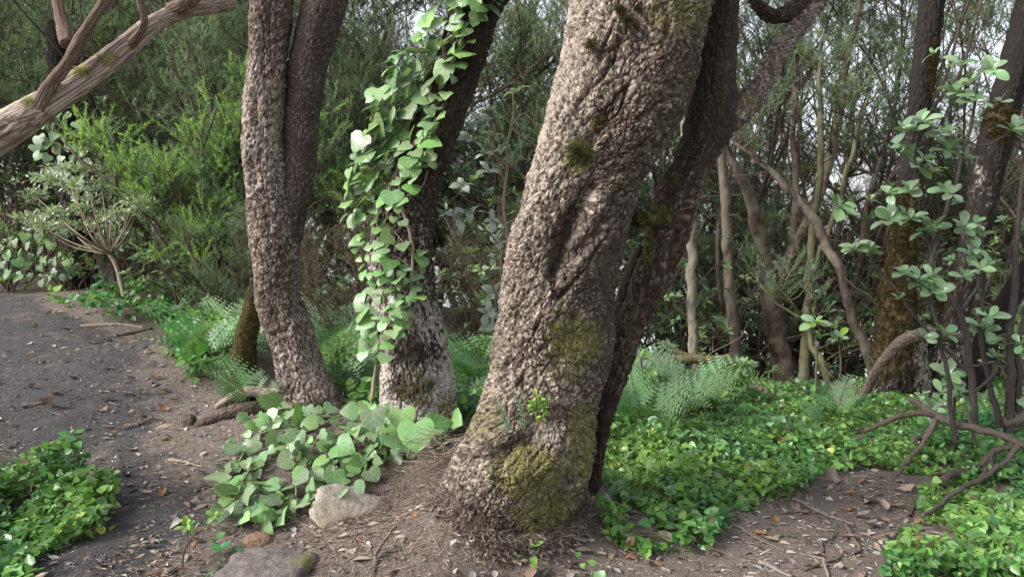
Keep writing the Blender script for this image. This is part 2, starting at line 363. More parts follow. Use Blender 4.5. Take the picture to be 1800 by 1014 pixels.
def ground_mat():
    m, N, L, b, out = mat_new('forest_soil'); co = N.new('ShaderNodeTexCoord').outputs['Object']
    pm = nd(N, 'ShaderNodeAttribute', attribute_name='path').outputs['Fac']
    n1 = noise_n(N, L, 1.7, 4, 0.6, co); n2 = noise_n(N, L, 14, 5, 0.65, co); n3 = noise_n(N, L, 130, 3, 0.7, co)
    soil = mixc(N, L, n2, (0.062, 0.050, 0.042), (0.215, 0.175, 0.148)); soil = mixc(N, L, math_n(N, L, 'MULTIPLY', n3, 0.75), soil, (0.25, 0.205, 0.175))
    grey = mixc(N, L, n2, (0.030, 0.029, 0.031), (0.088, 0.083, 0.085)); grey = mixc(N, L, math_n(N, L, 'MULTIPLY', n3, 0.5), grey, (0.090, 0.084, 0.084))
    f = nd(N, 'ShaderNodeMapRange', {'From Min': 0.35, 'From Max': 0.75}); L.new(math_n(N, L, 'ADD', math_n(N, L, 'MULTIPLY', pm, 0.80), math_n(N, L, 'ADD', math_n(N, L, 'MULTIPLY_ADD', n1, 1.3, -0.62), math_n(N, L, 'MULTIPLY_ADD', noise_n(N, L, 6.5, 4, 0.65, co), 1.1, -0.55))), f.inputs['Value'])
    f2 = math_n(N, L, 'MULTIPLY', f.outputs[0], math_n(N, L, 'GREATER_THAN', pm, 0.02))
    base = mixc(N, L, f2, soil, grey)
    vo = nd(N, 'ShaderNodeTexVoronoi', {'Scale': 75.0}); L.new(co, vo.inputs['Vector']); sp = N.new('ShaderNodeSeparateColor'); L.new(vo.outputs['Color'], sp.inputs[0])
    chip = math_n(N, L, 'MULTIPLY', math_n(N, L, 'GREATER_THAN', sp.outputs[0], 0.80), math_n(N, L, 'LESS_THAN', vo.outputs['Distance'], 0.38))
    base = mixc(N, L, math_n(N, L, 'MULTIPLY', chip, 0.75), base, mixc(N, L, sp.outputs[1], (0.10, 0.07, 0.05), (0.34, 0.27, 0.22)))
    gm = nd(N, 'ShaderNodeMapRange', {'From Min': 0.62, 'From Max': 0.75}); L.new(math_n(N, L, 'MULTIPLY', noise_n(N, L, 3.1, 4, 0.6, co), math_n(N, L, 'MULTIPLY_ADD', n2, 0.5, 0.8)), gm.inputs['Value'])
    base = mixc(N, L, math_n(N, L, 'MULTIPLY', gm.outputs[0], math_n(N, L, 'MULTIPLY_ADD', pm, -0.45, 0.45)), base, (0.13, 0.14, 0.045))
    L.new(base, b.inputs['Base Color']); b.inputs['Roughness'].default_value = 0.9; b.inputs['Specular IOR Level'].default_value = 0.3
    bp = nd(N, 'ShaderNodeBump', {'Strength': 0.95, 'Distance': 0.018}); L.new(math_n(N, L, 'ADD', n3, math_n(N, L, 'ADD', math_n(N, L, 'MULTIPLY', n2, 1.5), noise_n(N, L, 45, 3, 0.6, co))), bp.inputs['Height']); L.new(bp.outputs[0], b.inputs['Normal'])
    return m
M_GROUND = ground_mat()
def submesh(name, sel):
    q = GQ[sel]; u, inv = np.unique(q, return_inverse=True)
    return mesh_np(name, GV[u], None, inv.reshape(-1, 4), (M_GROUND,), True, {'path': path_m[u]})
obj('ground', submesh('ground', ~fp), kind='structure', label='brown forest soil strewn with leaf litter around the trees')
obj('path', submesh('path', fp), kind='structure', label='trodden dark grey earth path running past the trees')

# ------------------------------------------------------------------ big modelled trunks
def trunk(spec, n_al, n_ar, *a, fit=True, **k):
    """fits the noisy surface to the measured outline: a coarse first pass shows how far lumps push the edges out"""
    if not fit or len(spec) < 5: return trunk_raw(spec, n_al, n_ar, *a, **k)
    sp = np.array(spec, float)
    for _ in range(2):
        td = trunk_raw(sp, max(60, n_al // 4), max(40, n_ar // 4), *a, **k); px, py, d = proj(td['V'][:-2]); t = np.gradient(sp[:, 1]) / np.where(np.abs(np.gradient(sp[:, 0])) < 1, 1, np.gradient(sp[:, 0]))
        F, DX = np.ones(len(sp)), np.zeros(len(sp))
        for i in range(len(sp)):
            y, x, w, dd = spec[i]; sl = t[i]
            if abs(sl) > 1.0: continue
            m = np.abs(py - y) < 14
            if m.sum() < 12: continue
            q = px[m] - (py[m] - y) * sl; lo, hi = np.percentile(q, .3), np.percentile(q, 99.7); f = np.clip(w / max(hi - lo, 1), .75, 1.25); F[i] = f; DX[i] = 0.8 * (x - (lo + hi) / 2)
        sm = lambda a: np.convolve(np.pad(a, 1, 'edge'), [.25, .5, .25], 'valid')
        sp[:, 2] *= sm(F); sp[:, 1] += sm(DX)
    return trunk_raw(sp, n_al, n_ar, *a, **k)
def surf_d(td, px, py, rad=7):
    x, y, d = proj(td['V']); m = np.hypot(x - px, y - py) < rad
    return float(d[m].min()) if m.any() else float('nan')
def trunk_raw(spec, n_al, n_ar, bark=0.017, depth=0.006, lump=0.08, flute=0.06, dents=(), moss=(), pale=((0, .5),), pblob=(), wood=False, seed=1, stretchz=1.25, extra=None, fiss=0.010, twist=0.9):
    """Surface of a trunk along (y, centre x, width, distance) in photograph measures, with lumps, flutes and corky bark in relief."""
    s = np.array(spec, float)
    c = np.array([P(x, y, d) for y, x, w, d in s]); r = s[:, 2] * 0.5 / FPX * s[:, 3]
    fine = catmull(np.column_stack([c, r]), 900)
    al = np.concatenate([[0], np.cumsum(np.linalg.norm(np.diff(fine[:, :3], axis=0), axis=1))])
    u = np.linspace(0, al[-1], n_al); q = np.column_stack([np.interp(u, al, fine[:, k]) for k in range(4)])
    cc, R = q[:, :3], np.maximum(q[:, 3], 0.003)
    T = unit(np.gradient(cc, axis=0)); view = unit(C0 - cc); Nn = unit(view - (view * T).sum(1, keepdims=True) * T); B = np.cross(T, Nn)
    th = np.linspace(-math.pi, math.pi, n_ar, endpoint=False); th = th - 0.45 * np.sin(th)
    dirv = np.cos(th)[None, :, None] * Nn[:, None] + np.sin(th)[None, :, None] * B[:, None]
    ax = np.repeat(cc, n_ar, 0); dv = dirv.reshape(-1, 3); RR = np.repeat(R, n_ar)[:, None]; uu = np.repeat(u, n_ar)
    cyl = np.column_stack([dv[:, 0] * 1.4, dv[:, 1] * 1.4, uu * 0.9 / max(R.mean(), .02) * 0.25])
    rad = RR[:, 0] * (1 + flute * fbm(cyl + seed * 7.1, 3, seed)) 
    V = ax + dv * rad[:, None]
    rad = rad + RR[:, 0] * lump * fbm(V * (0.55 / max(R.mean(), 0.03)) + seed, 3, seed + 5)
    V = ax + dv * rad[:, None]
    Tm = np.repeat(T, n_ar, 0); along = (V * Tm).sum(1)
    if wood:
        tw_ = np.column_stack([dv]) * np.array([1, 1, 1]) + (uu * 0.12)[:, None] * np.array([0.8, -0.5, 0.6]); ridge = 1 - 0.6 * np.abs(fbm(tw_ * 4.5 + 0.3 * fbm(V * 7, 2, 3)[:, None], 3, seed + 9)) - 0.45 * np.abs(fbm(tw_ * 13 + 0.4 * fbm(V * 10, 2, 6)[:, None], 3, seed + 19))
        h = depth * (ridge - 0.8) * 3.4; cell = np.clip(0.5 + 1.1 * fbm(tw_ * 15 + (uu * 0.5)[:, None] + 0.5 * fbm(V * 12, 2, 7)[:, None], 3, seed + 2), 0, 1)
        V = V + dv * h[:, None]
    else:
        wv = V + 0.012 * np.column_stack([fbm(V * 25, 2, seed + k) for k in (31, 32, 33)])
        wv = wv - Tm * (((wv * Tm).sum(1)) * (1 - 1 / stretchz))[:, None]
        mk = sstep(-.12, .2, fbm(V * 4.2, 3, seed + 61)); f1, f2, cell = worley(wv / bark, seed); e1, e2, ce = worley(wv / (bark * .62) + 40, seed + 7); f2 = f1 + (f2 - f1) * (1 - mk) + (e2 - e1) * mk * .85; cell = cell * (1 - mk) + ce * mk; g1, g2, _ = worley(wv / (bark * 3.1), seed + 50)
        amp = 0.55 + 0.75 * sstep(-0.4, 0.5, fbm(V * 6, 2, seed + 60))
        h = depth * amp * (1.0 * sstep(0.0, 0.15, f2 - f1) + 0.8 * (cell - 0.5) - 0.7) + depth * 0.6 * fbm(V * 75, 2, seed + 71) + depth * 1.9 * (sstep(0.0, 0.16, g2 - g1) - 0.8) + 0.05 * RR[:, 0] * fbm(V * 11, 3, seed + 80) + depth * 0.9 * fbm(V * 30, 2, seed + 70)
        thv = np.tile(th, n_al); tw2 = thv + twist * uu; hp = np.column_stack([np.cos(tw2) * 1.5, np.sin(tw2) * 1.5, uu * 0.85]) / 1.0 + seed; wob2 = 0.22 * fbm(V * 7, 2, seed + 44)
        fis = np.abs(fbm(hp * 1.7 + wob2[:, None], 2, seed + 90)); fis2 = np.abs(fbm(hp * 4.2 + 1.6 * wob2[:, None], 2, seed + 95)); msk = sstep(-.15, .25, fbm(V * 3.1, 2, seed + 97))
        gr = np.exp(-(fis / .042) ** 2) * msk + 0.55 * np.exp(-(fis2 / .05) ** 2) * (1 - .5 * msk)
        h = h - fiss * gr * (0.6 + 0.6 * fbm(V * 16, 2, seed + 99)); V = V + dv * h[:, None]
    px, py, _ = proj(V); front = sstep(-0.15, 0.35, (dv * np.repeat(view, n_ar, 0)).sum(1))
    for line, dep, w in dents:
        wob = 1 + 0.5 * fbm(V * 22, 2, 77)
        dd = polydist(px, py, line); V = V - dv * (front * dep * np.exp(-(dd / (w * wob)) ** 2))[:, None]
    if extra is not None: V = extra(V, dv, px, py, front)
    mo = np.zeros(len(V)); 
    for x, y, rx, ry, k in moss: mo = np.maximum(mo, k * np.exp(-(((px - x) / rx) ** 2 + ((py - y) / ry) ** 2) ** 2 * 0.7) * (0.3 + 0.7 * front))
    gap = np.zeros(len(V)) if wood else 1 - sstep(0.02, 0.16, f2 - f1) + 0.8 * gr
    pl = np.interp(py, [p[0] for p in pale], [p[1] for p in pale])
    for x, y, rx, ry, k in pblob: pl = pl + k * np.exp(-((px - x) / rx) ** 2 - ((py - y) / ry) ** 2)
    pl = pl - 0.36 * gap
    i, j = np.meshgrid(np.arange(n_al - 1), np.arange(n_ar), indexing='ij'); i = i.ravel(); j = j.ravel(); j2 = (j + 1) % n_ar
    Q = np.stack([i * n_ar + j, i * n_ar + j2, (i + 1) * n_ar + j2, (i + 1) * n_ar + j], 1)
    if (T[:, 2].mean() < 0): pass
    n0 = len(V); V2 = np.vstack([V, cc[:1], cc[-1:]])
    k = np.arange(n_ar); TT = np.vstack([np.stack([k, np.full(n_ar, n0), (k + 1) % n_ar], 1)[:, [0, 1, 2]], np.stack([(n_al - 1) * n_ar + k, (n_al - 1) * n_ar + (k + 1) % n_ar, np.full(n_ar, n0 + 1)], 1)])
    ex = lambda a: np.concatenate([a, a[:1], a[-1:]])
    return dict(V=V2, T=TT, Q=Q, attrs={'cell': ex(cell), 'moss': ex(mo), 'pale': ex(np.clip(pl, 0, 1.2))}, dv=dv, front=front, mo=mo, axis=cc, R=R)
def trunk_obj(name, td, mat, parent, base, **k):
    return obj(name, mesh_np(name, td['V'] - base, td['T'], td['Q'], (mat,), True, td['attrs']), parent, **k)
def moss_fuzz(td, base, parent, n, thr, ln, cols, name='moss', up=0.4, wd=0.003):
    mo = td['mo'] * np.clip(0.50 + 1.6 * fbm(td['V'][:len(td['mo'])] * 30, 4, 91), 0, 1.25); idx = np.nonzero((mo > thr) & (td['front'] > 0.05))[0]
    if len(idx) == 0: return
    idx = rng.choice(idx, n); dv = td['dv'][idx]; mb = MB(); c = np.array(cols)[rng.integers(0, len(cols), n)] * rng.uniform(0.6, 1.35, (n, 1))
    mb.blades(td['V'][idx] + dv * 0.001 + rng.normal(size=(n, 3)) * 0.006, dv + up * np.array([0, 0, 1]) + rng.normal(size=(n, 3)) * 0.7, rng.uniform(0.5, 1.2, n) * ln, wd, c)
    obj(name, mb.build(name, M_FUZZ, base), parent, kind='stuff')

MOSS_G = [(0.25, 0.255, 0.08), (0.33, 0.32, 0.12), (0.15, 0.16, 0.05), (0.22, 0.185, 0.085)]
MOSS_D = [(0.06, 0.065, 0.02), (0.09, 0.085, 0.03), (0.045, 0.04, 0.018)]
MOSS_O = [(0.062, 0.042, 0.014), (0.05, 0.038, 0.013), (0.085, 0.058, 0.018), (0.04, 0.036, 0.015)]

# --- the big corky trunk
def t1_extra(V, dv, px, py, fr):
    bump = lambda line, a, w: (fr * a * np.exp(-(polydist(px, py, line) / w) ** 2))[:, None]
    V = V + dv * bump([(1175, 190), (1110, 300), (1050, 400), (1010, 480), (950, 590)], 0.030, 38)
    V = V + dv * bump([(860, 850), (930, 815), (1000, 800)], 0.035, 34)
    V = V + dv * bump([(1070, 75), (1085, 55)], 0.02, 26) - dv * bump([(880, 730), (985, 735)], 0.028, 22) + dv * bump([(1000, 640), (1010, 700)], 0.02, 40)
    return V
B1 = gpx(930, 940)
T1 = trunk([(-330, 1290, 215, 3.62), (-150, 1195, 240, 3.6), (0, 1130, 252, 3.56), (100, 1110, 254, 3.55), (200, 1080, 240, 3.54), (300, 1033, 208, 3.53), (400, 1004, 212, 3.52), (500, 980, 204, 3.52), (600, 972, 216, 3.52),
            (700, 951, 214, 3.52), (800, 922, 250, 3.52), (845, 906, 258, 3.52), (885, 888, 262, 3.52), (930, 872, 246, 3.52), (985, 838, 250, 3.52), (1060, 800, 250, 3.52)][::-1], 800, 390, 0.0130, 0.0080, 0.11, 0.10,
    dents=[([(1066, 200), (1045, 235), (1022, 272)], 0.06, 9), ([(1042, 325), (1015, 372), (990, 425), (970, 482)], 0.085, 15), ([(1080, 345), (1045, 405), (1010, 448)], 0.03, 9), ([(1000, 560), (975, 640)], 0.018, 16),
           ([(882, 800), (905, 782), (930, 776)], 0.075, 22), ([(870, 745), (915, 752), (980, 745)], 0.03, 20), ([(1030, 700), (1015, 800), (990, 880)], 0.03, 18), ([(1140, 90), (1150, 200)], 0.012, 14)],
    moss=[(1190, 25, 70, 50, .75), (1015, 275, 32, 36, 1), (1012, 600, 58, 52, 1.0), (985, 560, 40, 40, .6), (858, 620, 40, 80, .55), (845, 740, 50, 60, .7), (930, 830, 75, 55, 1), (1025, 780, 34, 90, .95), (965, 905, 80, 60, .9), (880, 520, 40, 40, .4), (990, 650, 40, 30, .7), (1050, 215, 16, 14, 1), (1038, 80, 16, 12, .9), (845, 850, 40, 60, .4)],
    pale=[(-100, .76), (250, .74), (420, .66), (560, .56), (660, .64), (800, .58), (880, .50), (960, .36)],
    pblob=[(930, 150, 120, 160, .12), (1215, 200, 80, 260, -.46), (1090, 480, 65, 280, -.40), (1120, 120, 60, 60, -.15), (985, 440, 30, 70, -.3), (905, 790, 35, 25, -.5), (1000, 420, 40, 50, -.35), (925, 720, 80, 60, .12), (905, 890, 30, 30, .25), (960, 760, 30, 20, .35), (985, 950, 60, 50, -.2)], seed=3, extra=t1_extra, fiss=0.048, twist=-1.1)  # broad negative blobs paint the right flank's shade, small ones the hollows' dark
RL = []
big = thing('leaning_tree', 'thick leaning tree with pale corky bark and moss patches, widest trunk in the grove', 'tree', B1)
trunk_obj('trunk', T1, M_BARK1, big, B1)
for _r in RL: trunk_obj('root', _r, M_BARK1, big, B1)
moss_fuzz(T1, B1, big, 15000, 0.50, 0.010, MOSS_G, wd=.0022)
def cushion(px, py, d, r, n, cols, parent, base):
    c = P(px, py, d); mb = MB(); v = unit(rng.normal(size=(n, 3)) + np.array([0, -0.4, 0.3])); s = rng.uniform(0.1, 0.75, (n, 1))
    mb.blades(c + v * r * s * np.array([1, 0.7, 1]), v + rng.normal(size=(n, 3)) * 0.3, r * 0.5, 0.003, np.array(cols)[rng.integers(0, len(cols), n)]); obj('moss_cushion', mb.build('moss_cushion', M_FUZZ, base), parent)
for px, py, r in ((1090, 18, .026), (1121, 17, .022), (1103, 38, .034)): cushion(px, py, surf_d(T1, px, py) - .005, r, 500, MOSS_D, big, B1)
for px, py, r in ((1038, 80, .034), (1056, 215, .036)): cushion(px, py, surf_d(T1, px, py) - .005, r, 500, MOSS_D + MOSS_G[3:], big, B1)
cushion(1018, 270, surf_d(T1, 1018, 270) - .01, .06, 1400, MOSS_D + MOSS_G[2:3], big, B1)

# --- the dark stem behind it, with its limb
B1b = gpx(1055, 850)
T1b = trunk([(-300, 1330, 62, 4.0), (-100, 1280, 68, 3.95), (0, 1262, 72, 3.92), (100, 1259, 76, 3.9), (200, 1250, 92, 3.9), (250, 1235, 86, 3.89), (300, 1212, 76, 3.88), (350, 1190, 82, 3.87), (400, 1176, 84, 3.86), (450, 1162, 72, 3.85), (500, 1142, 74, 3.84), (550, 1118, 62, 3.83), (600, 1096, 64, 3.82), (650, 1082, 58, 3.81), (700, 1068, 46, 3.8), (750, 1060, 32, 3.79), (800, 1052, 26, 3.78), (900, 1034, 24, 3.76)][::-1], 360, 150, 0.02, 0.005, 0.12, 0.16,
    dents=[([(1215, 330), (1190, 420), (1175, 520)], 0.03, 9), ([(1140, 420), (1120, 520)], 0.02, 9)], moss=[(1160, 380, 30, 25, 1), (1130, 430, 30, 60, .7), (1265, 130, 30, 60, .5), (1200, 300, 60, 80, .45), (1110, 560, 20, 90, .5)],
    pale=[(0, .24), (200, .28), (330, .42), (520, .40), (640, .28), (800, .2)], pblob=[(1105, 590, 25, 120, .25), (1225, 380, 25, 80, .2)], seed=9)
dk = thing('dark_tree', 'dark brown slender tree leaning just behind the thick corky trunk', 'tree', B1b)
trunk_obj('trunk', T1b, M_BARKD, dk, B1b)
moss_fuzz(T1b, B1b, dk, 3500, 0.42, 0.011, MOSS_G + MOSS_D)
LB = trunk([(225, 1258, 60, 3.92), (192, 1302, 56, 3.95), (155, 1332, 50, 4.0), (95, 1366, 46, 4.08), (48, 1404, 44, 4.15), (0, 1440, 42, 4.2), (-70, 1500, 40, 4.3)], 200, 64, 0.014, 0.005, 0.22, 0.16, moss=[(1310, 185, 30, 30, .7), (1360, 110, 30, 30, .6)], pale=[(0, .55)], seed=14)
trunk_obj('limb', LB, M_BARK3, dk, B1b)
LB2 = trunk([(-60, 1440, 32, 4.2), (0, 1410, 32, 4.18), (22, 1388, 31, 4.16), (29, 1362, 27, 4.12), (14, 1336, 23, 4.1), (-8, 1320, 18, 4.1), (-60, 1296, 14, 4.1)], 110, 44, 0.014, 0.004, 0.22, 0.14, fit=False, pale=[(0, .35)], seed=15)
trunk_obj('limb', LB2, M_BARKD, dk, B1b)
ST = trunk([(398, 1185, 40, 3.82), (388, 1160, 34, 3.78), (384, 1135, 26, 3.74), (388, 1116, 22, 3.70)], 60, 48, 0.014, 0.003, 0.15, 0.1, moss=[(1150, 380, 40, 18, 1)], pale=[(0, .2)], seed=16)
trunk_obj('branch_stub', ST, M_BARKD, dk, B1b); moss_fuzz(ST, B1b, dk, 1600, 0.4, 0.013, MOSS_G[:1] + MOSS_D)
PR = trunk([(432, 1126, 16, 3.92), (460, 1114, 24, 3.91), (510, 1100, 30, 3.9), (560, 1090, 30, 3.87), (620, 1082, 28, 3.84), (690, 1074, 24, 3.82)][::-1], 140, 50, 0.016, 0.003, 0.12, 0.12, pale=[(0, .30)], seed=17)
trunk_obj('side_stem', PR, M_BARKD, dk, B1b)

# --- the ivy tree
B2 = gpx(738, 745)
T2 = trunk([(-320, 990, 110, 4.5), (-100, 905, 108, 4.5), (0, 846, 102, 4.5), (100, 812, 88, 4.5), (200, 776, 86, 4.5), (300, 736, 92, 4.52), (400, 709, 112, 4.54), (500, 708, 116, 4.56), (600, 725, 122, 4.58), (700, 735, 134, 4.6), (745, 738, 148, 4.6), (800, 738, 175, 4.6)][::-1], 350, 210, 0.0150, 0.008, 0.09, 0.08,
    dents=[([(768, 520), (775, 600)], .015, 12)], moss=[(735, 685, 50, 40, .65), (790, 720, 22, 40, .9), (640, 720, 30, 20, .8), (745, 590, 30, 30, .35)],
    pale=[(-100, .06), (250, .12), (360, .40), (480, .55), (560, .80), (640, 1.0), (740, 1.0)], pblob=[(722, 622, 42, 30, -.9), (702, 680, 26, 24, -.7), (775, 470, 25, 120, -.25), (735, 685, 40, 20, -.4), (660, 400, 20, 100, .1)], seed=21)
ivt = thing('ivy_tree', 'tree with white crusted foot and dark upper trunk that the climbing ivy covers', 'tree', B2)
trunk_obj('trunk', T2, M_BARK2, ivt, B2); moss_fuzz(T2, B2, ivt, 3500, 0.45, 0.010, MOSS_O + MOSS_G)

# --- the twin stemmed tree
B3 = gpx(550, 715)
T3 = trunk([(-320, 500, 74, 4.9), (-100, 485, 75, 4.9), (0, 478, 76, 4.9), (100, 470, 72, 4.9), (200, 463, 76, 4.9), (300, 465, 75, 4.9), (380, 476, 84, 4.9), (450, 484, 88, 4.9), (520, 488, 86, 4.9), (600, 516, 88, 4.9), (660, 534, 96, 4.9), (710, 549, 112, 4.9), (770, 556, 135, 4.9)][::-1], 400, 185, 0.0150, 0.008, 0.11, 0.09,
    dents=[([(446, 165), (450, 215)], .035, 6), ([(441, 290), (444, 320)], .035, 8), ([(502, 130), (500, 250)], .02, 6), ([(470, 520), (500, 600), (520, 690)], .015, 10)], moss=[(560, 715, 30, 20, .7), (500, 690, 20, 25, .5)],
    pale=[(0, .42), (90, .5), (150, .74), (300, .70), (380, .56), (500, .52), (600, .66), (700, .6)], pblob=[(545, 660, 22, 40, .2), (470, 560, 22, 60, -.2)], seed=27)
tw = thing('twin_tree', 'twin stemmed tree with speckled lumpy bark standing nearest the path', 'tree', B3)
trunk_obj('trunk', T3, M_BARK3, tw, B3, label='lumpy speckled left stem down to the ground')
T3b = trunk([(-320, 650, 86, 5.05), (-100, 602, 86, 5.02), (0, 572, 82, 5.0), (100, 545, 76, 5.0), (200, 531, 66, 5.0), (300, 524, 62, 4.98), (380, 508, 62, 4.95), (470, 494, 50, 4.92)][::-1], 300, 140, 0.0095, 0.0042, 0.06, 0.06, fiss=.004, pale=[(0, .34), (300, .40)], seed=31)
trunk_obj('side_stem', T3b, M_SMOOTH, tw, B3, label='smoother brown right stem'); moss_fuzz(T3, B3, tw, 900, 0.45, 0.009, MOSS_O)

# --- mossy stump left of the twin tree, and the root running out to the path
Bs = gat(425, 5.3)
TS = trunk([(490, 452, 26, 5.25), (540, 444, 36, 5.25), (600, 432, 44, 5.25), (660, 424, 52, 5.25), (720, 418, 66, 5.25)][::-1], 130, 80, 0.02, 0.004, 0.14, 0.1, moss=[(435, 590, 60, 90, 1.1)], pale=[(0, .3), (650, .25)], seed=33)
stp = thing('mossy_stump', 'olive moss covered leaning stump beside the twin stemmed tree', 'stump', Bs)
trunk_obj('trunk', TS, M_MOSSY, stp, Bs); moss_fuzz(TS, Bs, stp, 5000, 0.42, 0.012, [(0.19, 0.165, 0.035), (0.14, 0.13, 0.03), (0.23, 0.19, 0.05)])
RTs = trunk([(700, 500, 26, 5.0), (694, 470, 22, 5.0), (688, 445, 18, 5.0), (692, 418, 16, 5.0), (705, 395, 12, 5.0), (716, 380, 8, 5.0)], 110, 44, 0.02, 0.003, 0.12, 0.1, pale=[(0, .6)], seed=35, wood=True)
b = gat(440, 4.95); trunk_obj('root', RTs, M_BARE, None, np.zeros(3), label='pale bare stick like root beside the foot of the mossy stump', category='root')
R2s = trunk([(716, 470, 24, 4.85), (720, 430, 25, 4.82), (728, 395, 22, 4.8), (742, 360, 18, 4.78), (758, 336, 12, 4.76)], 90, 44, 0.02, 0.003, 0.16, 0.1, pale=[(0, .15)], seed=36)
trunk_obj('root', R2s, M_BARK3, None, np.zeros(3), label='thick brown root half sunk in the bank above the path', category='root')

# --- weathered bare limb reaching in from the left
LBASE = gat(-620, 3.3)
L1 = trunk([(760, -620, 130, 3.3), (560, -440, 110, 3.25), (380, -220, 90, 3.2), (252, -30, 66, 3.15), (205, 45, 58, 3.12), (168, 105, 45, 3.15), (120, 175, 39, 3.2), (80, 225, 34, 3.25), (40, 275, 31, 3.3), (18, 330, 25, 3.35), (10, 380, 26, 3.4), (8, 412, 16, 3.45)], 330, 90, depth=0.006, lump=0.08, flute=0.10, moss=[(60, 178, 24, 12, 1), (140, 125, 20, 12, 1), (190, 100, 20, 15, .8)], pale=[(0, .55), (260, .62)], pblob=[(150, 175, 160, 18, .0)], wood=True, seed=41)
lb = thing('bare_limb', 'weathered bare forked limb slanting in over the path', 'branch', LBASE)
trunk_obj('limb', L1, M_BARE, lb, LBASE); moss_fuzz(L1, LBASE, lb, 1500, 0.5, 0.008, MOSS_G[:2])
for spec, sd, pal in (([(190, 68, 42, 3.1), (150, 88, 34, 3.08), (110, 118, 31, 3.06), (75, 138, 32, 3.05), (40, 160, 28, 3.05), (0, 186, 27, 3.05), (-60, 215, 30, 3.05)], 43, .22),
                  ([(85, 225, 30, 3.24), (55, 246, 22, 3.2), (35, 252, 18, 3.18), (10, 248, 14, 3.16), (-40, 240, 12, 3.15)], 44, .25),
                  ([(20, 300, 26, 3.32), (5, 330, 22, 3.3), (-12, 352, 20, 3.3), (-50, 390, 18, 3.3)], 45, .3)):
    trunk_obj('fork', trunk(spec, 110, 48, depth=0.004, lump=0.12, flute=0.1, pale=[(0, pal)], wood=True, seed=sd), M_BARE, lb, LBASE)
TW = trunk([(78, 117, 22, 3.06), (50, 112, 24, 3.1), (20, 105, 20, 3.12), (-30, 95, 16, 3.15)], 60, 30, depth=0.003, lump=0.14, flute=0.1, pale=[(0, .1)], wood=True, seed=46)
trunk_obj('fork', TW, M_BARE, lb, LBASE)

# ------------------------------------------------------------------ single leaves
def leaf_mesh(name, half, mat, fold=0.12, curl=0.18, wav=0.02, seed=0, cols=3):
    h = np.array(half, float); n = len(h); r = np.random.default_rng(seed); V, UV = [], []
    y0, y1 = h[0, 1], h[-1, 1]
    sp = np.linspace(max(0.0, y0), y1, n)
    for k in range(n):
        for q in range(-(cols - 1), cols):
            f = abs(q) / (cols - 1); x = h[k, 0] * f * (1 if q >= 0 else -1); y = sp[k] + (h[k, 1] - sp[k]) * f
            z = fold * abs(x) - curl * (y - 0.3) ** 2 - curl * 0.9 * x * x + wav * r.normal() * f
            V.append((x, y, z)); UV.append((x, y))
    w = 2 * cols - 1; Q = [[k * w + q, k * w + q + 1, (k + 1) * w + q + 1, (k + 1) * w + q] for k in range(n - 1) for q in range(w - 1)]
    return mesh_np(name, np.array(V), None, np.array(Q), (mat,), True, None, np.array(UV))
IVY_A = [(0.02, 0.0), (0.26, -0.14), (0.46, -0.09), (0.57, 0.10), (0.55, 0.32), (0.45, 0.55), (0.25, 0.76), (0.0, 0.93)]
IVY_B = [(0.02, 0.0), (0.26, -0.12), (0.47, -0.03), (0.60, 0.19), (0.48, 0.36), (0.37, 0.55), (0.21, 0.76), (0.0, 0.97)]
ivy_m = [leaf_mesh('ivy_leaf', IVY_A, M_IVY, .16, .22, .018, 1), leaf_mesh('ivy_leaf', IVY_B, M_IVY, .22, .30, .02, 2), leaf_mesh('ivy_leaf', IVY_A, M_IVY, .05, .35, .025, 3), leaf_mesh('ivy_leaf', IVY_B, M_IVY, .10, .12, .02, 4)]
ELL = [(0.0, 0.0), (0.09, 0.14), (0.19, 0.34), (0.265, 0.57), (0.245, 0.78), (0.13, 0.94), (0.0, 1.0)]
lau_m = [leaf_mesh('laurel_leaf', ELL, M_LAUREL, .30, .30, .01, 5), leaf_mesh('laurel_leaf', ELL, M_LAUREL, .15, .15, .012, 6), leaf_mesh('laurel_leaf', ELL, M_LAUREL, .35, .5, .01, 7)]
spr_m = [leaf_mesh('sprout_leaf', ELL, M_SPROUT, .30, .25, .01, 8)]
PALE_H = [(0.0, 0.0), (0.14, 0.10), (0.24, 0.28), (0.20, 0.42), (0.28, 0.58), (0.18, 0.78), (0.0, 1.0)]
pal_m = [leaf_mesh('grey_leaf', PALE_H, M_PALELEAF, .35, .5, .05, 9), leaf_mesh('grey_leaf', PALE_H, M_PALELEAF, .2, .8, .05, 10)]

def poisson(poly, md, n_max, tries=6000, seed=0):
    r = np.random.default_rng(seed); a = np.array(poly, float); lo, hi = a.min(0), a.max(0); pts = []
    for _ in range(tries):
        p = lo + (hi - lo) * r.random(2)
        if inpoly(p[0], p[1], poly) and all((p[0] - q[0]) ** 2 + (p[1] - q[1]) ** 2 > md * md for q in pts):
            pts.append(p)
            if len(pts) >= n_max: break
    return pts
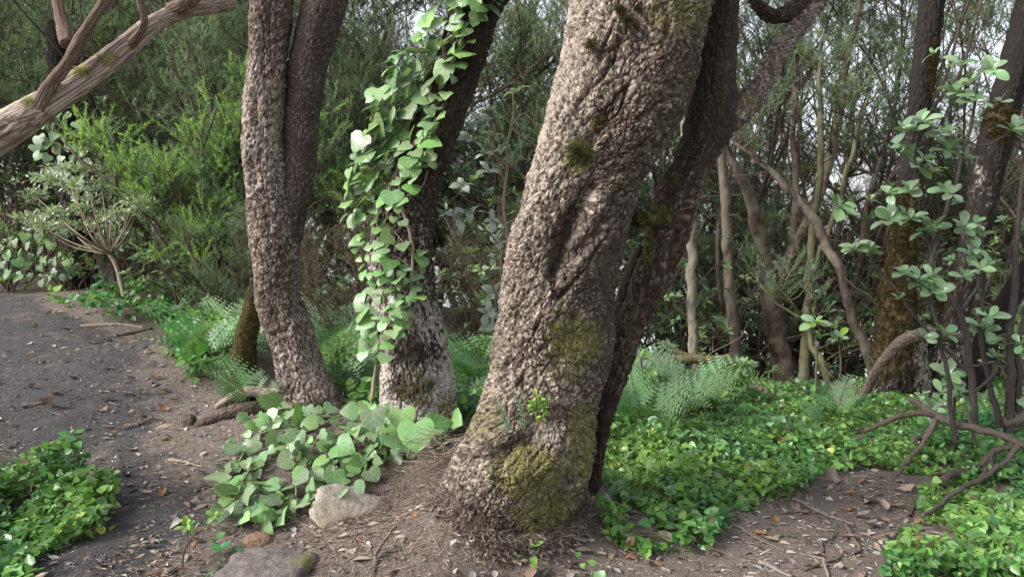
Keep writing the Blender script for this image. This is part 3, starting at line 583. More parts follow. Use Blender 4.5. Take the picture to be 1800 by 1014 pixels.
# climbing ivy
ivyP = [(770, -20), (880, -25), (868, 12), (840, 40), (822, 90), (800, 150), (775, 190), (768, 240), (762, 290), (725, 330), (722, 380), (700, 420), (735, 440), (764, 440), (735, 500), (745, 540), (715, 580), (700, 600), (690, 640), (655, 640), (630, 620), (640, 580), (632, 520), (620, 470), (632, 420), (604, 375), (612, 300), (640, 230), (655, 170), (690, 150), (680, 95), (720, 80), (745, 40)]
ci = thing('climbing_ivy', 'broad leaved pale green ivy climbing up the dark trunk', 'ivy', B2)
ax2, r2 = T2['axis'], T2['R']; apx, apy, ad = proj(ax2)
def t2_depth(px, py):
    k = np.argmin(np.abs(apy - py)); half = r2[k] * FPX / ad[k]; u = (px - apx[k]) / half
    return ad[k] - r2[k] * (math.sqrt(max(0, 1 - u * u)) if abs(u) < 1 else 0.0) - 0.02, u
stems2 = MB()
def stem2(pl, r):
    pl = np.array(pl, float); q = catmull(pl, 60); w = np.array([P(x, y, t2_depth(x, y)[0] - 0.005) for x, y in q]); w = w + rng.normal(size=w.shape) * 0.0015
    stems2.tube(w, np.linspace(r, r * 0.8, len(w)), 7, (0.30, 0.235, 0.18))
stem2([(655, 700), (660, 650), (672, 600), (690, 560), (720, 520), (725, 470), (723, 420), (708, 370), (702, 330), (695, 280), (715, 220), (745, 150), (775, 90), (800, 30), (830, -60)], 0.010)
stem2([(660, 740), (652, 690), (668, 610), (676, 540), (668, 470), (690, 400)], 0.006); stem2([(722, 440), (700, 415), (668, 380)], 0.004); stem2([(724, 470), (690, 450), (655, 440)], 0.004); stem2([(705, 350), (740, 330), (752, 300)], 0.004)
stem2([(724, 455), (745, 445), (755, 440)], 0.004); stem2([(700, 320), (650, 300), (625, 290)], .004); stem2([(720, 500), (690, 505), (650, 520)], .004); stem2([(716, 220), (690, 210), (660, 200)], .004)
obj('ivy_stem', stems2.build('ivy_stem', M_WOOD, B2), ci)
petioles = MB()
def put_leaf(meshes, name, parent, base, pos, dr, nrm, size, petiole=None, pcol=(0.30, 0.30, 0.16)):
    m = meshes[rng.integers(0, len(meshes))]; sx = size * rng.uniform(0.88, 1.12)
    obj(name, m, parent, M=frame(np.asarray(pos) - base, dr, nrm, (sx, size, size)))
spots = poisson(ivyP, 11.5, 330, 30000, 3)
for x, y in spots:
    if (395 < y < 470 and x > 690 and rng.random() < .6) or rng.random() < (.05 if y < 330 else .22): continue
    dd, u = t2_depth(x, y); size = rng.choice([16, 20, 25, 30, 37], p=[.22, .3, .27, .15, .06]) * (1.1 if y < 330 else .95)
    s = size / FPX * dd; out = np.array([np.clip(u, -1.3, 1.3) * 0.5, -0.62, 0.72]); n = unit(out + rng.normal(size=3) * 0.42)
    dr = unit(np.array([rng.normal() * 0.6 - 0.12, -0.35, -0.8]) + rng.normal(size=3) * 0.25); dr = unit(dr - n * (dr @ n) * 0.85)
    p = P(x, y - size * 0.35, dd - rng.uniform(0.005, 0.06))
    put_leaf(ivy_m, 'leaf', ci, B2, p, dr, n, s)
    q = p - dr * 0 + np.array([rng.normal() * 0.02, 0.05, -0.02]); petioles.tube(np.array([p, (p + q) / 2 + n * 0.008, q]), 0.0016, 4, (0.26, 0.25, 0.12))
obj('leaf_stalk', petioles.build('leaf_stalk', M_WOOD, B2), ci, kind='stuff')

# trailing ivy on the ground between the trunks and the path
giP = [(388, 850), (398, 800), (432, 750), (480, 725), (560, 722), (640, 716), (700, 718), (770, 722), (800, 745), (790, 775), (735, 800), (690, 808), (650, 850), (600, 880), (570, 900), (500, 912), (440, 930), (390, 925)]
gi = thing('trailing_ivy', 'large leaved ivy trailing over the mound at the foot of the trees', 'ivy', gpx(600, 800))
GB = np.array(gi.location); gst = MB(); gpt = MB()
def gstem(pl, r, lift=0.03):
    q = catmull(np.array(pl, float), 40); w = np.array([gpx(x, y) for x, y in q]); w[:, 2] += lift + 0.02 * np.sin(np.linspace(0, 9, 40)); gst.tube(w, r, 6, (0.24, 0.175, 0.125), 0.08)
gstem([(800, 765), (740, 790), (660, 800), (600, 835), (540, 860), (470, 880)], 0.007); gstem([(700, 760), (620, 770), (540, 780), (470, 800), (420, 830)], 0.006); gstem([(620, 735), (560, 760), (500, 765), (450, 780)], 0.005)
gstem([(600, 900), (560, 915), (520, 918), (470, 912)], 0.007, .015); gstem([(660, 830), (590, 870), (530, 890), (450, 900), (400, 905)], 0.005); gstem([(560, 780), (535, 830), (500, 880)], .006)
obj('ivy_stem', gst.build('ivy_stem', M_WOOD, GB), gi)
sp2 = poisson(giP, 11.5, 296, 30000, 8)
for x, y in sp2:
    g = gpx(x, y + 8); bare = fbm(np.array([[x / 60, y / 60, 2.0]]), 2, 4)[0]
    if bare < -0.38: continue
    size = rng.choice([17, 23, 29, 35, 44], p=[.22, .3, .26, .15, .07]); dd = (g - C0) @ FW; s = size / FPX * dd * 1.02
    n = unit(np.array([-0.15, -0.5, 0.85]) + rng.normal(size=3) * 0.48); dr = unit(np.array([rng.normal() * 0.8 - 0.1, -0.7, -0.25]) + rng.normal(size=3) * 0.2); dr = unit(dr - n * (dr @ n) * 0.9)
    p = g + np.array([0, 0, rng.uniform(0.015, 0.10)]); put_leaf(ivy_m, 'leaf', gi, GB, p, dr, n, s)
    gpt.tube(np.array([p, p * 0.5 + g * 0.5 + rng.normal(size=3) * 0.01, g + rng.normal(size=3) * 0.01]), 0.0017, 4, (0.28, 0.27, 0.13))
for x, y, size in ((730, 768, 56), (706, 738, 42), (655, 740, 44)):
    g = gpx(x, y + 40); dd = (g - C0) @ FW; p = P(x, y - size * .45, dd - .10); put_leaf(ivy_m[:1], 'leaf', gi, GB, p, (0.1, -0.35, -0.8), (-0.1, -0.85, 0.45), size / FPX * dd)
    gpt.tube(np.array([p, (p + g) / 2, g]), 0.002, 4, (0.28, 0.27, 0.13))
obj('leaf_stalk', gpt.build('leaf_stalk', M_WOOD, GB), gi, kind='stuff')

# ------------------------------------------------------------------ low leafy ground cover
LT = (np.array([[0, 0.42, -0.07], [0, 0, 0], [0.36, 0.05, 0.04], [0.42, 0.38, 0.05], [0.22, 0.74, 0.0], [0, 1, -0.12], [-0.22, 0.74, 0.0], [-0.42, 0.38, 0.05], [-0.36, 0.05, 0.04]], float),
      np.array([[0, 1, 2], [0, 2, 3], [0, 3, 4], [0, 4, 5], [0, 5, 6], [0, 6, 7], [0, 7, 8], [0, 8, 1]]))
LE = (np.array([[0, 0, 0], [0.17, 0.35, 0.05], [0.2, 0.65, 0.04], [0, 1, -0.12], [-0.2, 0.65, 0.04], [-0.17, 0.35, 0.05], [0, 0.5, -0.01]], float), np.array([[6, 0, 1], [6, 1, 2], [6, 2, 3], [6, 3, 4], [6, 4, 5], [6, 5, 0]]))
GREENS = np.array([(0.095, 0.23, 0.045), (0.135, 0.30, 0.065), (0.075, 0.19, 0.05), (0.17, 0.34, 0.085), (0.095, 0.22, 0.075)])
def cover(name, label, polys, n, size, top, seed, greens=GREENS, xr=(-5, 5), dr=(2.6, 9.5), tilt=0.55, edge=22):
    r = np.random.default_rng(seed); d = np.exp(r.uniform(math.log(dr[0]), math.log(dr[1]), n * 9)); px = r.uniform(-650, 2450, n * 9)
    x = (px - 900) / FPX * d; y = d * math.cos(PITCH); z = gz(x, y); V = np.stack([x, y, z], 1)
    qx, qy, _ = proj(V); nz = fbm(np.stack([x * 2.6, y * 2.6, 0 * x], 1), 3, seed); keep = np.zeros(len(V), bool)
    for poly in polys: keep |= inpoly(qx + edge * 2 * nz, qy + edge * nz, poly)
    keep &= fbm(np.stack([x * 5, y * 5, 0 * x + 3], 1), 2, seed + 9) > -0.42
    V = V[keep][:n]; m = len(V); hx = np.stack([V[:, 0] * 3.4, V[:, 1] * 3.4, V[:, 2] * 0], 1)
    hh = np.clip(top * (0.75 + 1.15 * fbm(hx, 2, seed + 2)), 0.015, None) * r.random(m) ** 0.55
    V = V + np.stack([r.normal(size=m) * .01, r.normal(size=m) * .01, hh], 1)
    nrm = np.array([0, -0.18, 1.0]) + r.normal(size=(m, 3)) * tilt; drv = np.column_stack([r.normal(size=(m, 2)), -0.25 * np.ones(m)])
    drv = drv - nrm * ((drv * unit(nrm)).sum(1))[:, None] * 0.9
    c = greens[r.integers(0, len(greens), m)] * r.uniform(0.75, 1.3, (m, 1)); yl = r.random(m) < 0.04; c[yl] = c[yl] * np.array([1.9, 1.25, 0.9]); br_ = r.random(m) < 0.02; c[br_] = np.array([0.20, 0.125, 0.07])
    hue = fbm(np.stack([V[:, 0] * 1.7, V[:, 1] * 1.7, 0 * hh + 8], 1), 3, seed + 6)[:, None]; c = c * (1 + hue * np.array([.9, .45, .1])); sz_ = np.clip(r.gamma(7, .145, m), .45, 1.9) * size; mb = MB(); mb.leaves(LT, V, drv, nrm, sz_, c)
    k = r.integers(0, m, m // 3); g = V[k].copy(); g[:, 2] -= hh[k]
    mb.blades(g, V[k] - g + r.normal(size=(len(k), 3)) * .02, hh[k], 0.004, (0.14, 0.17, 0.05))
    for q in range(max(2, m // 900)):
        a0 = V[r.integers(0, m)]; t = np.linspace(0, 1, 9); an = r.uniform(0, 6.28); L = r.uniform(.2, .55); w = np.stack([a0[0] + np.cos(an + t) * L * t, a0[1] + np.sin(an + t) * L * t, 0 * t], 1); w[:, 2] = gz(w[:, 0], w[:, 1]) + .05 + .06 * np.sin(t * 3.1) * r.random(); mb.tube(w, np.linspace(.0035, .0015, 9), 4, (.17, .12, .08), cap=False)
    return obj(name, mb.build(name, M_COVER), kind='stuff', label=label)
right_polys = [[(1055, 860), (1040, 760), (1080, 690), (1200, 672), (1330, 680), (1480, 684), (1700, 680), (1900, 670), (2450, 680), (2450, 860), (1800, 850), (1760, 815), (1640, 835), (1560, 838), (1480, 822), (1400, 850), (1390, 885), (1330, 905), (1300, 900), (1265, 960), (1225, 985), (1170, 960), (1130, 950), (1075, 905)],
               [(1580, 1040), (1575, 975), (1610, 930), (1640, 870), (1700, 830), (1790, 800), (2450, 800), (2450, 1060)], [(1040, 890), (1110, 870), (1210, 955), (1150, 985), (1060, 950)], [(1390, 730), (1560, 730), (1560, 770), (1400, 770)]]
cover('ground_cover', 'bright green low leafy carpet around the bare patch right of the big trunk', right_polys, 62000, 0.035, 0.105, 51, dr=(2.6, 9.0))
cover('ground_cover', 'rounded leafy clump beside the near end of the path', [[(-600, 860), (-60, 850), (20, 845), (85, 832), (150, 842), (195, 880), (190, 925), (150, 960), (120, 985), (75, 1000), (60, 1060), (-600, 1060)]], 14000, 0.034, 0.17, 52, dr=(2.4, 4.6))
cover('ground_cover', 'leafy strip along the far edge of the path', [[(110, 545), (140, 522), (215, 505), (300, 520), (420, 530), (440, 600), (420, 660), (330, 690), (310, 650), (350, 610), (290, 590), (240, 575)]], 7000, 0.060, 0.20, 53, dr=(5.0, 10))
cover('ground_cover', 'dark leafy growth between the ivy tree and big trunk', [[(560, 700), (560, 600), (680, 600), (680, 720)], [(780, 760), (770, 600), (960, 600), (900, 760)], [(960, 640), (1100, 640), (1100, 780), (1000, 780)]], 9000, 0.05, 0.20, 54, dr=(4.6, 9))
cover('ground_cover', 'tuft of small leaves at the near foot of the mound', [[(885, 1030), (890, 985), (930, 975), (985, 1000), (1050, 1005), (1060, 1040)], [(1110, 960), (1160, 950), (1200, 985), (1130, 990)], [(360, 1030), (375, 975), (400, 955), (418, 985), (410, 1040)]], 900, 0.034, 0.08, 55, dr=(2.6, 3.9), edge=5)

# ------------------------------------------------------------------ litter
def litter():
    r = np.random.default_rng(61); n = 46000; d = np.exp(r.uniform(math.log(2.5), math.log(11), n)); px = r.uniform(-700, 2400, n)
    x = (px - 900) / FPX * d; y = d * math.cos(PITCH); ins = inpoly(x, y, PATH); pdv = polydist(x, y, PATH, True)
    keep = (~ins) | (r.random(n) < np.where(pdv < 0.5, 0.85, 0.55)); x, y = x[keep], y[keep]; n = len(x)
    V = np.stack([x, y, gz(x, y) + 0.005], 1); s = r.gamma(2.0, 0.0065, n) + 0.005
    pal = np.array([(0.30, 0.235, 0.19), (0.20, 0.15, 0.12), (0.12, 0.085, 0.065), (0.36, 0.31, 0.28), (0.25, 0.17, 0.12), (0.075, 0.06, 0.055), (0.24, 0.23, 0.22), (0.42, 0.36, 0.31)])
    c = pal[r.integers(0, len(pal), n)] * r.uniform(0.7, 1.2, (n, 1)); nrm = np.array([0, 0, 1.0]) + r.normal(size=(n, 3)) * 0.28
    mb = MB(); half = r.random(n) < 0.55
    mb.leaves(LE, V[half], np.column_stack([r.normal(size=(half.sum(), 2)), np.zeros(half.sum())]), nrm[half], s[half] * 1.7, c[half])
    k = ~half; mb.blades(V[k], np.column_stack([r.normal(size=(k.sum(), 2)), 0.12 * r.normal(size=k.sum())]), s[k] * 3.2, 0.0045, c[k])
    # heath needles trodden into the soil and path
    m = 22000; dd = np.exp(r.uniform(math.log(2.5), math.log(10), m)); qx = r.uniform(-500, 2100, m); qx[::2] = r.uniform(-400, 480, len(qx[::2])); xx = (qx - 900) / FPX * dd; yy = dd * math.cos(PITCH); cl = fbm(np.stack([xx * 2.2, yy * 2.2, 0 * xx], 1), 3, 66) > -.12; xx, yy = xx[cl], yy[cl]; m = len(xx)
    mb.blades(np.stack([xx, yy, gz(xx, yy) + .005], 1), np.column_stack([r.normal(size=(m, 2)), .06 * r.normal(size=m)]), r.uniform(.012, .04, m), .0032, np.array([(0.24, 0.18, 0.14), (0.15, 0.105, 0.08), (0.32, 0.27, 0.23), (0.09, 0.07, 0.06)])[r.integers(0, 4, m)])
    # fine rootlets over the mound
    m = 8500; a = P(740, 890, 3.6); ang = r.uniform(0, 6.28, m); xx = a[0] + 0.05 + r.normal(size=m) * 0.55; yy = a[1] + r.normal(size=m) * 0.40; L = r.uniform(.02, .09, m)
    q0 = np.stack([xx, yy, gz(xx, yy) + .006], 1); x1 = xx + np.cos(ang) * L; y1 = yy + np.sin(ang) * L; q1 = np.stack([x1, y1, gz(x1, y1) + .012], 1)
    mb.blades(q0, q1 - q0, L, .0028, np.array([(0.26, 0.19, 0.15), (0.17, 0.115, 0.09), (0.33, 0.26, 0.21)])[r.integers(0, 3, m)])
    obj('leaf_litter', mb.build('leaf_litter', M_LITTER), kind='stuff', label='bark chips, needles and leaf bits over the soil')
litter()
def foot_litter(tds, name, n, zmax, seed):
    r = np.random.default_rng(seed); V = np.vstack([t['V'][:len(t['dv'])] for t in tds]); D = np.vstack([t['dv'] for t in tds]); h = V[:, 2] - gz(V[:, 0], V[:, 1]); k = np.nonzero((h > -.01) & (h < zmax) & (D[:, 1] < .5))[0]
    w = np.exp(-h[k] / (zmax * .35)); k = r.choice(k, n, p=w / w.sum()); mb = MB(); c = np.array([(0.24, 0.19, 0.155), (0.15, 0.11, 0.09), (0.31, 0.255, 0.21), (0.10, 0.075, 0.06)])[r.integers(0, 4, n)] * r.uniform(.7, 1.2, (n, 1))
    out = D[k] * np.array([1, 1, 0]); p = V[k] + out * r.uniform(0, .05, (n, 1)); p[:, 2] = np.maximum(gz(p[:, 0], p[:, 1]), p[:, 2] * .55 + gz(p[:, 0], p[:, 1]) * .45 - .01) + .004
    mb.blades(p, out * .7 + r.normal(size=(n, 3)) * .7 + np.array([0, 0, -.1]), r.uniform(.02, .07, n), .004, c)
    m = n // 6; q = p[:m] + out[:m] * r.uniform(0, .06, (m, 1)); q[:, 2] = gz(q[:, 0], q[:, 1]) + .012; mb.leaves(LE, q, np.column_stack([r.normal(size=(m, 2)), np.zeros(m)]), r.normal(size=(m, 3)) * .5 + np.array([0, 0, 1]), r.uniform(.015, .04, m), c[:m])
    obj(name, mb.build(name, M_LITTER), kind='stuff', label='needles, fibres and bark crumbs heaped against the tree feet')
foot_litter([T1] + RL, 'bark_litter', 6500, .14, 5); foot_litter([T2], 'bark_litter', 1500, .10, 6); foot_litter([T3], 'bark_litter', 1500, .10, 7)

# ------------------------------------------------------------------ heath trees and shrubs of the wood behind
NEEDLE_BLUE = np.array([(0.11, 0.17, 0.12), (0.14, 0.20, 0.13), (0.085, 0.145, 0.09), (0.17, 0.22, 0.11)])
NEEDLE_GREEN = np.array([(0.24, 0.39, 0.11), (0.32, 0.48, 0.14), (0.16, 0.26, 0.12), (0.13, 0.20, 0.14)])
NEEDLE_DARK = np.array([(0.045, 0.080, 0.055), (0.062, 0.10, 0.070), (0.038, 0.066, 0.046)])
BROWN = np.array([(0.115, 0.080, 0.058), (0.085, 0.060, 0.045), (0.15, 0.11, 0.08), (0.07, 0.05, 0.04)])
def walk(p, d, L, n, wob, r, up=0.0):
    q = [np.array(p, float)]; d = unit(np.array(d, float))
    for _ in range(n):
        d = unit(d + r.normal(size=3) * wob + np.array([0, 0, up])); q.append(q[-1] + d * L / n)
    return np.array(q)
def sprays(cr, tw, pos, dr, r, cols, ln=0.26, nb=22, bl=0.05, bw=0.0065, wood=(0.085, 0.06, 0.045)):
    """upright tufts: each a thin twig set round with fine needles"""
    m = len(pos); dr = unit(dr); L = ln * r.uniform(0.6, 1.3, m)
    tw.blades(pos, dr, L, 0.007, wood)
    k = np.repeat(np.arange(m), nb); t = r.uniform(0.12, 1.0, m * nb)
    p = pos[k] + dr[k] * (L[k] * t)[:, None]; b = dr[k] * 0.9 + unit(r.normal(size=(m * nb, 3))) * 0.75
    tone = cols[r.integers(0, len(cols), m)][k] * r.uniform(0.7, 1.35, (m * nb, 1))
    cr.blades(p, b, bl * r.uniform(0.6, 1.3, m * nb), bw, tone)
def heath(seed, H, nst=3, cb=1.2, spread=0.35, nbr=11, nsec=5, cols=NEEDLE_BLUE, r0=0.055, wood=(0.10, 0.072, 0.055), nb=46, dead=14, lean=(0, 0), stems=None, ntw=4, brl=1.0, bw=0.0085, bl=0.055):
    r = np.random.default_rng(seed); tr, cr = MB(), MB(); tp, td_ = [], []
    lines = []
    for s in range(nst if stems is None else len(stems)):
        if stems is None:
            a = 6.28 * (s + r.random() * .7) / nst; p0 = np.array([math.cos(a), math.sin(a), 0]) * 0.10 * (nst > 1); p0[2] = -0.12
            q = walk(p0, (math.cos(a) * spread + lean[0], math.sin(a) * spread + lean[1], 1.0), H * r.uniform(0.85, 1.1), 11, 0.16, r, 0.05); q = catmull(q, 26)
            rr = np.linspace(r0 * r.uniform(.75, 1.15), 0.010, 26) ** 1.0; rr[:3] *= (1.5, 1.25, 1.08)
        else:
            q, rr = stems[s]
        tr.btube(q, rr, 12 if stems is not None else 9, wood, seed + s); lines.append((q, rr))
    for q, rr in lines:
        n = len(q); hgt = q[:, 2]; ok = np.nonzero(hgt > cb * 0.85)[0]
        if len(ok) < 3: continue
        for b in range(nbr):
            i = int(r.choice(ok[:-1])); a = r.uniform(0, 6.28); L = brl * r.uniform(0.6, 1.5) * (1.15 - 0.55 * i / n)
            bq = walk(q[i], (math.cos(a), math.sin(a), r.uniform(0.35, 1.1)), L, 6, 0.20, r, 0.10); br = np.linspace(min(rr[i] * .55, .022), 0.004, 7)
            tr.tube(bq, br, 5, wood)
            for c in range(nsec):
                j = int(r.integers(1, 6)); a2 = r.uniform(0, 6.28); sq = walk(bq[j], (math.cos(a2), math.sin(a2), r.uniform(.3, 1.3)), r.uniform(.25, .6) * brl ** .5, 3, .22, r, .12)
                tr.tube(sq, np.linspace(.006, .003, 4), 4, wood, cap=False)
                for e in range(ntw):
                    u = r.uniform(0.3, 1.0) * 3; k = min(int(u), 2); tp.append(sq[k] + (sq[k + 1] - sq[k]) * (u - k)); td_.append(np.array([r.normal() * .55, r.normal() * .55, 0.75]))
            for e in range(ntw):
                tp.append(bq[-1 - (e % 3)]); td_.append(np.array([r.normal() * .5, r.normal() * .5, 0.9]))
        for b in range(dead):
            i = int(r.integers(2, max(3, int(n * 0.8)))); a = r.uniform(0, 6.28); bq = walk(q[i], (math.cos(a), math.sin(a), r.uniform(-.2, .7)), r.uniform(.3, .9), 5, .3, r); tr.tube(bq, np.linspace(.007, .002, 6), 4, tuple(np.array(wood) * r.uniform(.7, 1.2)), cap=False)
            m = 5; p = bq[r.integers(1, 6, m)]; tr.blades(p, r.normal(size=(m, 3)) + np.array([0, 0, .3]), r.uniform(.1, .35, m), .005, tuple(np.array(wood) * .9))
    if tp:
        sprays(cr, tr, np.array(tp), np.array(td_), r, cols, nb=nb, bw=bw, bl=bl, wood=tuple(np.array(wood) * .8))
    return tr, cr
def bushy(seed, H, W, nst, nros, leaf, cols, wood=(0.11, 0.085, 0.065), nl=6, cover_from=0.15):
    """broad leaved shrub: many thin stems ending in whorls of leaves"""
    r = np.random.default_rng(seed); tr, cr = MB(), MB(); P_, D_, N_, S_, K_ = [], [], [], [], []
    for s in range(nst):
        a = r.uniform(0, 6.28); q = walk((0.1 * W * r.normal(), 0.1 * W * r.normal(), -.1), (math.cos(a) * W * .5 / H, math.sin(a) * W * .5 / H, 1), H * r.uniform(.6, 1.05), 8, .22, r, .03)
        tr.tube(catmull(q, 16), np.linspace(.016, .005, 16), 5, wood, .1, seed)
        for b in range(nros // nst):
            i = int(r.integers(max(1, int(8 * cover_from)), 9)); a = r.uniform(0, 6.28); bq = walk(q[i], (math.cos(a), math.sin(a), r.uniform(.0, .9)), r.uniform(.12, .55) * W * .5, 3, .2, r, .05); tr.tube(bq, np.linspace(.006, .003, 4), 4, wood, cap=False)
            ax = unit(unit(bq[-1] - bq[-2]) + np.array([0, 0, .6])); c = cols[r.integers(0, len(cols))]
            for l in range(nl):
                th = 6.28 * l / nl + r.normal() * .3; u = unit(np.cross(ax, [0.3, 0.7, 0.1])); v = np.cross(ax, u); o = math.cos(th) * u + math.sin(th) * v
                d = unit(o + ax * r.uniform(0.05, .7)); P_.append(bq[-1] - ax * r.uniform(0, .05)); D_.append(d); N_.append(unit(ax - d * (ax @ d) + r.normal(size=3) * .2)); S_.append(leaf * r.uniform(.7, 1.2)); K_.append(c * r.uniform(.75, 1.25))
    cr.leaves(LEAF6, np.array(P_), np.array(D_), np.array(N_), np.array(S_), np.array(K_)); return tr, cr
LEAF6 = (np.array([[0, 0, 0], [.17, .35, .05], [.21, .62, .04], [0, 1, -.10], [-.21, .62, .04], [-.17, .35, .05], [0, .5, 0]], float), np.array([[6, 0, 1], [6, 1, 2], [6, 2, 3], [6, 3, 4], [6, 4, 5], [6, 5, 0]]))
LAUREL = np.array([(0.10, 0.18, 0.08), (0.13, 0.21, 0.11), (0.08, 0.145, 0.07), (0.18, 0.26, 0.10)])
LAUREL_D = np.array([(0.07, 0.12, 0.055), (0.09, 0.15, 0.075), (0.055, 0.10, 0.05)])

PROTO = {}
def proto(key, tr, cr, crown='crown', mw=None, mc=None):
    PROTO[key] = [('trunk', tr.build('trunk', mw or M_WOOD)), (crown, cr.build(crown, mc or M_NEEDLE, smooth=False))]
def plant(kind, key, loc, label, category, group=None, rot=0.0, s=1.0):
    t = thing(kind, label, category, loc, group); t.rotation_euler = (0, 0, rot); t.scale = (s, s, s)
    for n, me in PROTO[key]: obj(n, me, t)
    return t
for k, (H, cb, cols, sd) in enumerate([(6.2, 2.9, NEEDLE_BLUE, 101), (6.8, 3.2, NEEDLE_BLUE, 102), (5.6, 2.7, NEEDLE_BLUE, 103), (7.0, 3.5, NEEDLE_DARK, 104)]):
    proto('tall%d' % k, *heath(sd, H, 3 + k % 2, cb, 0.22, 12, 5, cols, 0.055, nb=36, dead=22, brl=1.0))
for k, (H, cb, cols, sd) in enumerate([(4.6, 0.7, NEEDLE_BLUE, 111), (5.2, 0.9, NEEDLE_DARK, 112), (4.0, 0.5, NEEDLE_BLUE, 113), (6.4, 1.0, NEEDLE_DARK, 114)]):
    proto('full%d' % k, *heath(sd, H, 4, cb, 0.30, 15, 6, cols, 0.05, nb=36, dead=12, brl=0.95))
proto('bright', *heath(121, 2.3, 7, 0.25, 0.09, 12, 6, NEEDLE_GREEN, 0.014, nb=50, dead=0, brl=0.42, bl=0.042, bw=.009))
proto('thin0', *heath(151, 6.0, 5, 4.8, 0.20, 4, 4, NEEDLE_BLUE, 0.030, wood=(0.060, 0.045, 0.036), nb=36, dead=22))
proto('thin1', *heath(152, 6.6, 6, 5.2, 0.26, 4, 4, NEEDLE_BLUE, 0.026, wood=(0.085, 0.062, 0.048), nb=36, dead=22))
proto('brown0', *heath(131, 2.6, 6, 0.3, 0.5, 11, 4, BROWN, 0.025, wood=(0.14, 0.10, 0.075), nb=6, dead=20, brl=0.8, bl=.09, bw=.005))
proto('brown1', *heath(132, 3.4, 5, 0.6, 0.4, 10, 4, BROWN, 0.025, wood=(0.115, 0.085, 0.065), nb=5, dead=20, brl=0.9, bl=.09, bw=.005))
proto('laurel0', *bushy(141, 1.7, 1.7, 9, 90, .105, LAUREL), mc=M_CROWN); proto('laurel1', *bushy(142, 2.4, 1.8, 9, 110, .10, LAUREL), mc=M_CROWN)
proto('laurel2', *bushy(143, 1.1, 1.4, 8, 64, .10, LAUREL), mc=M_CROWN); proto('laurel3', *bushy(144, 3.8, 2.4, 10, 170, .10, LAUREL_D), mc=M_CROWN); proto('laurel4', *bushy(145, 5.2, 2.8, 12, 240, .10, LAUREL_D), mc=M_CROWN)

# dark wood on the left, behind the path
LEFT = [('full0', 345, 10.8, .2, 1.0, 'feathery blue green heath tree behind the bright green bush'), ('full1', 40, 12.0, 1.2, 1.0, 'dark heath tree at the far left edge behind the bare limb'),
        ('full3', 200, 13.0, 2.2, 1.0, 'tall dark heath tree above the pale stemmed shrub'), ('full2', 300, 12.2, 3.0, 1.15, 'blue green heath tree under the fork of the bare limb'),
        ('full1', 430, 11.0, 4.0, 1.05, 'dark heath tree filling the gap left of the twin stemmed tree'), ('full3', 110, 15.5, 5.0, 1.1, 'dark heath tree far behind the ivy clad trunk'),
        ('full0', -120, 11.5, 5.6, 1.2, 'heath tree just outside the wood edge, left of the path end'), ('full2', 265, 15.0, 0.9, 1.3, 'second row heath tree behind the pale stemmed shrub')]
for key, px, d, rot, s, lab in LEFT: plant('heath_tree', key, gat(px, d), lab, 'tree', 'heath trees in the dark wood by the path', rot, s)
for i, (px, d, k) in enumerate([(-250, 15, 1), (-60, 17, 3), (60, 19, 1), (170, 18, 3), (290, 19, 1), (380, 16.5, 3), (480, 18, 1), (-350, 20, 3), (20, 14.5, 1), (130, 16.5, 1), (250, 17.5, 3), (340, 17, 1), (0, 21, 3), (150, 21, 1), (230, 23, 3), (80, 24, 1), (400, 23, 1), (-150, 24, 3)]):
    plant('heath_tree', 'full%d' % k, gat(px, d), 'dark heath tree deep in the shaded wood beyond the path end', 'tree', 'heath trees deep in the shaded wood', i * 1.7, 1.25)
for key, px, d, rot, s, lab in [('laurel0', 300, 9.6, .3, .95, 'glossy leaved shrub left of the bright green bush'), ('laurel2', 345, 8.7, 2., 1.0, 'low glossy leaved shrub below the bright green bush'), ('laurel1', 20, 11.0, 1.0, 1.0, 'broad leaved shrub at the left end of the wood edge'),
        ('laurel2', 150, 10.2, 4.0, .95, 'low broad leaved shrub behind the pale stemmed shrub'), ('laurel3', 390, 11.5, 2.6, .95, 'tall dark broad leaved shrub behind the bright green bush'), ('laurel3', 235, 11.6, 0.4, 1.0, 'tall dark broad leaved shrub right of the ivy clad trunk'),
        ('laurel4', 60, 13.6, 5., 1.0, 'dark leafy small tree above the left wood edge'), ('laurel4', 330, 14.5, 1.5, 1.0, 'dark leafy small tree framed by the bare limb and twin tree'), ('laurel2', -20, 10.4, .6, 1.1, 'low leafy shrub at the left end of the path bank'), ('laurel4', 180, 16.5, 3.3, 1.1, 'dark leafy small tree deep behind the ivy clad trunk'), ('laurel4', -60, 13.2, 2.3, 1.0, 'dark leafy small tree outside the left wood edge'), ('laurel3', 90, 12.4, 5.3, .9, 'dark broad leaved shrub just left of the ivy clad trunk'), ('laurel4', 20, 17.5, 1.3, 1.1, 'dark leafy small tree far behind the left wood edge'), ('laurel4', 440, 15.5, 4.3, 1.0, 'dark leafy small tree behind the twin stemmed tree')]:
    plant('laurel_shrub', key, gat(px, d), lab, 'shrub', None, rot, s)
plant('heath_bush', 'bright', gat(380, 8.6), 'fresh bright green heath bush left of the twin stemmed tree', 'bush', None, .4, 1.25)

plant('heath_tree', 'full2', gat(425, 7.6), 'low blue grey heath bush at the foot of the bright green bush', 'bush', None, 1.1, .36)
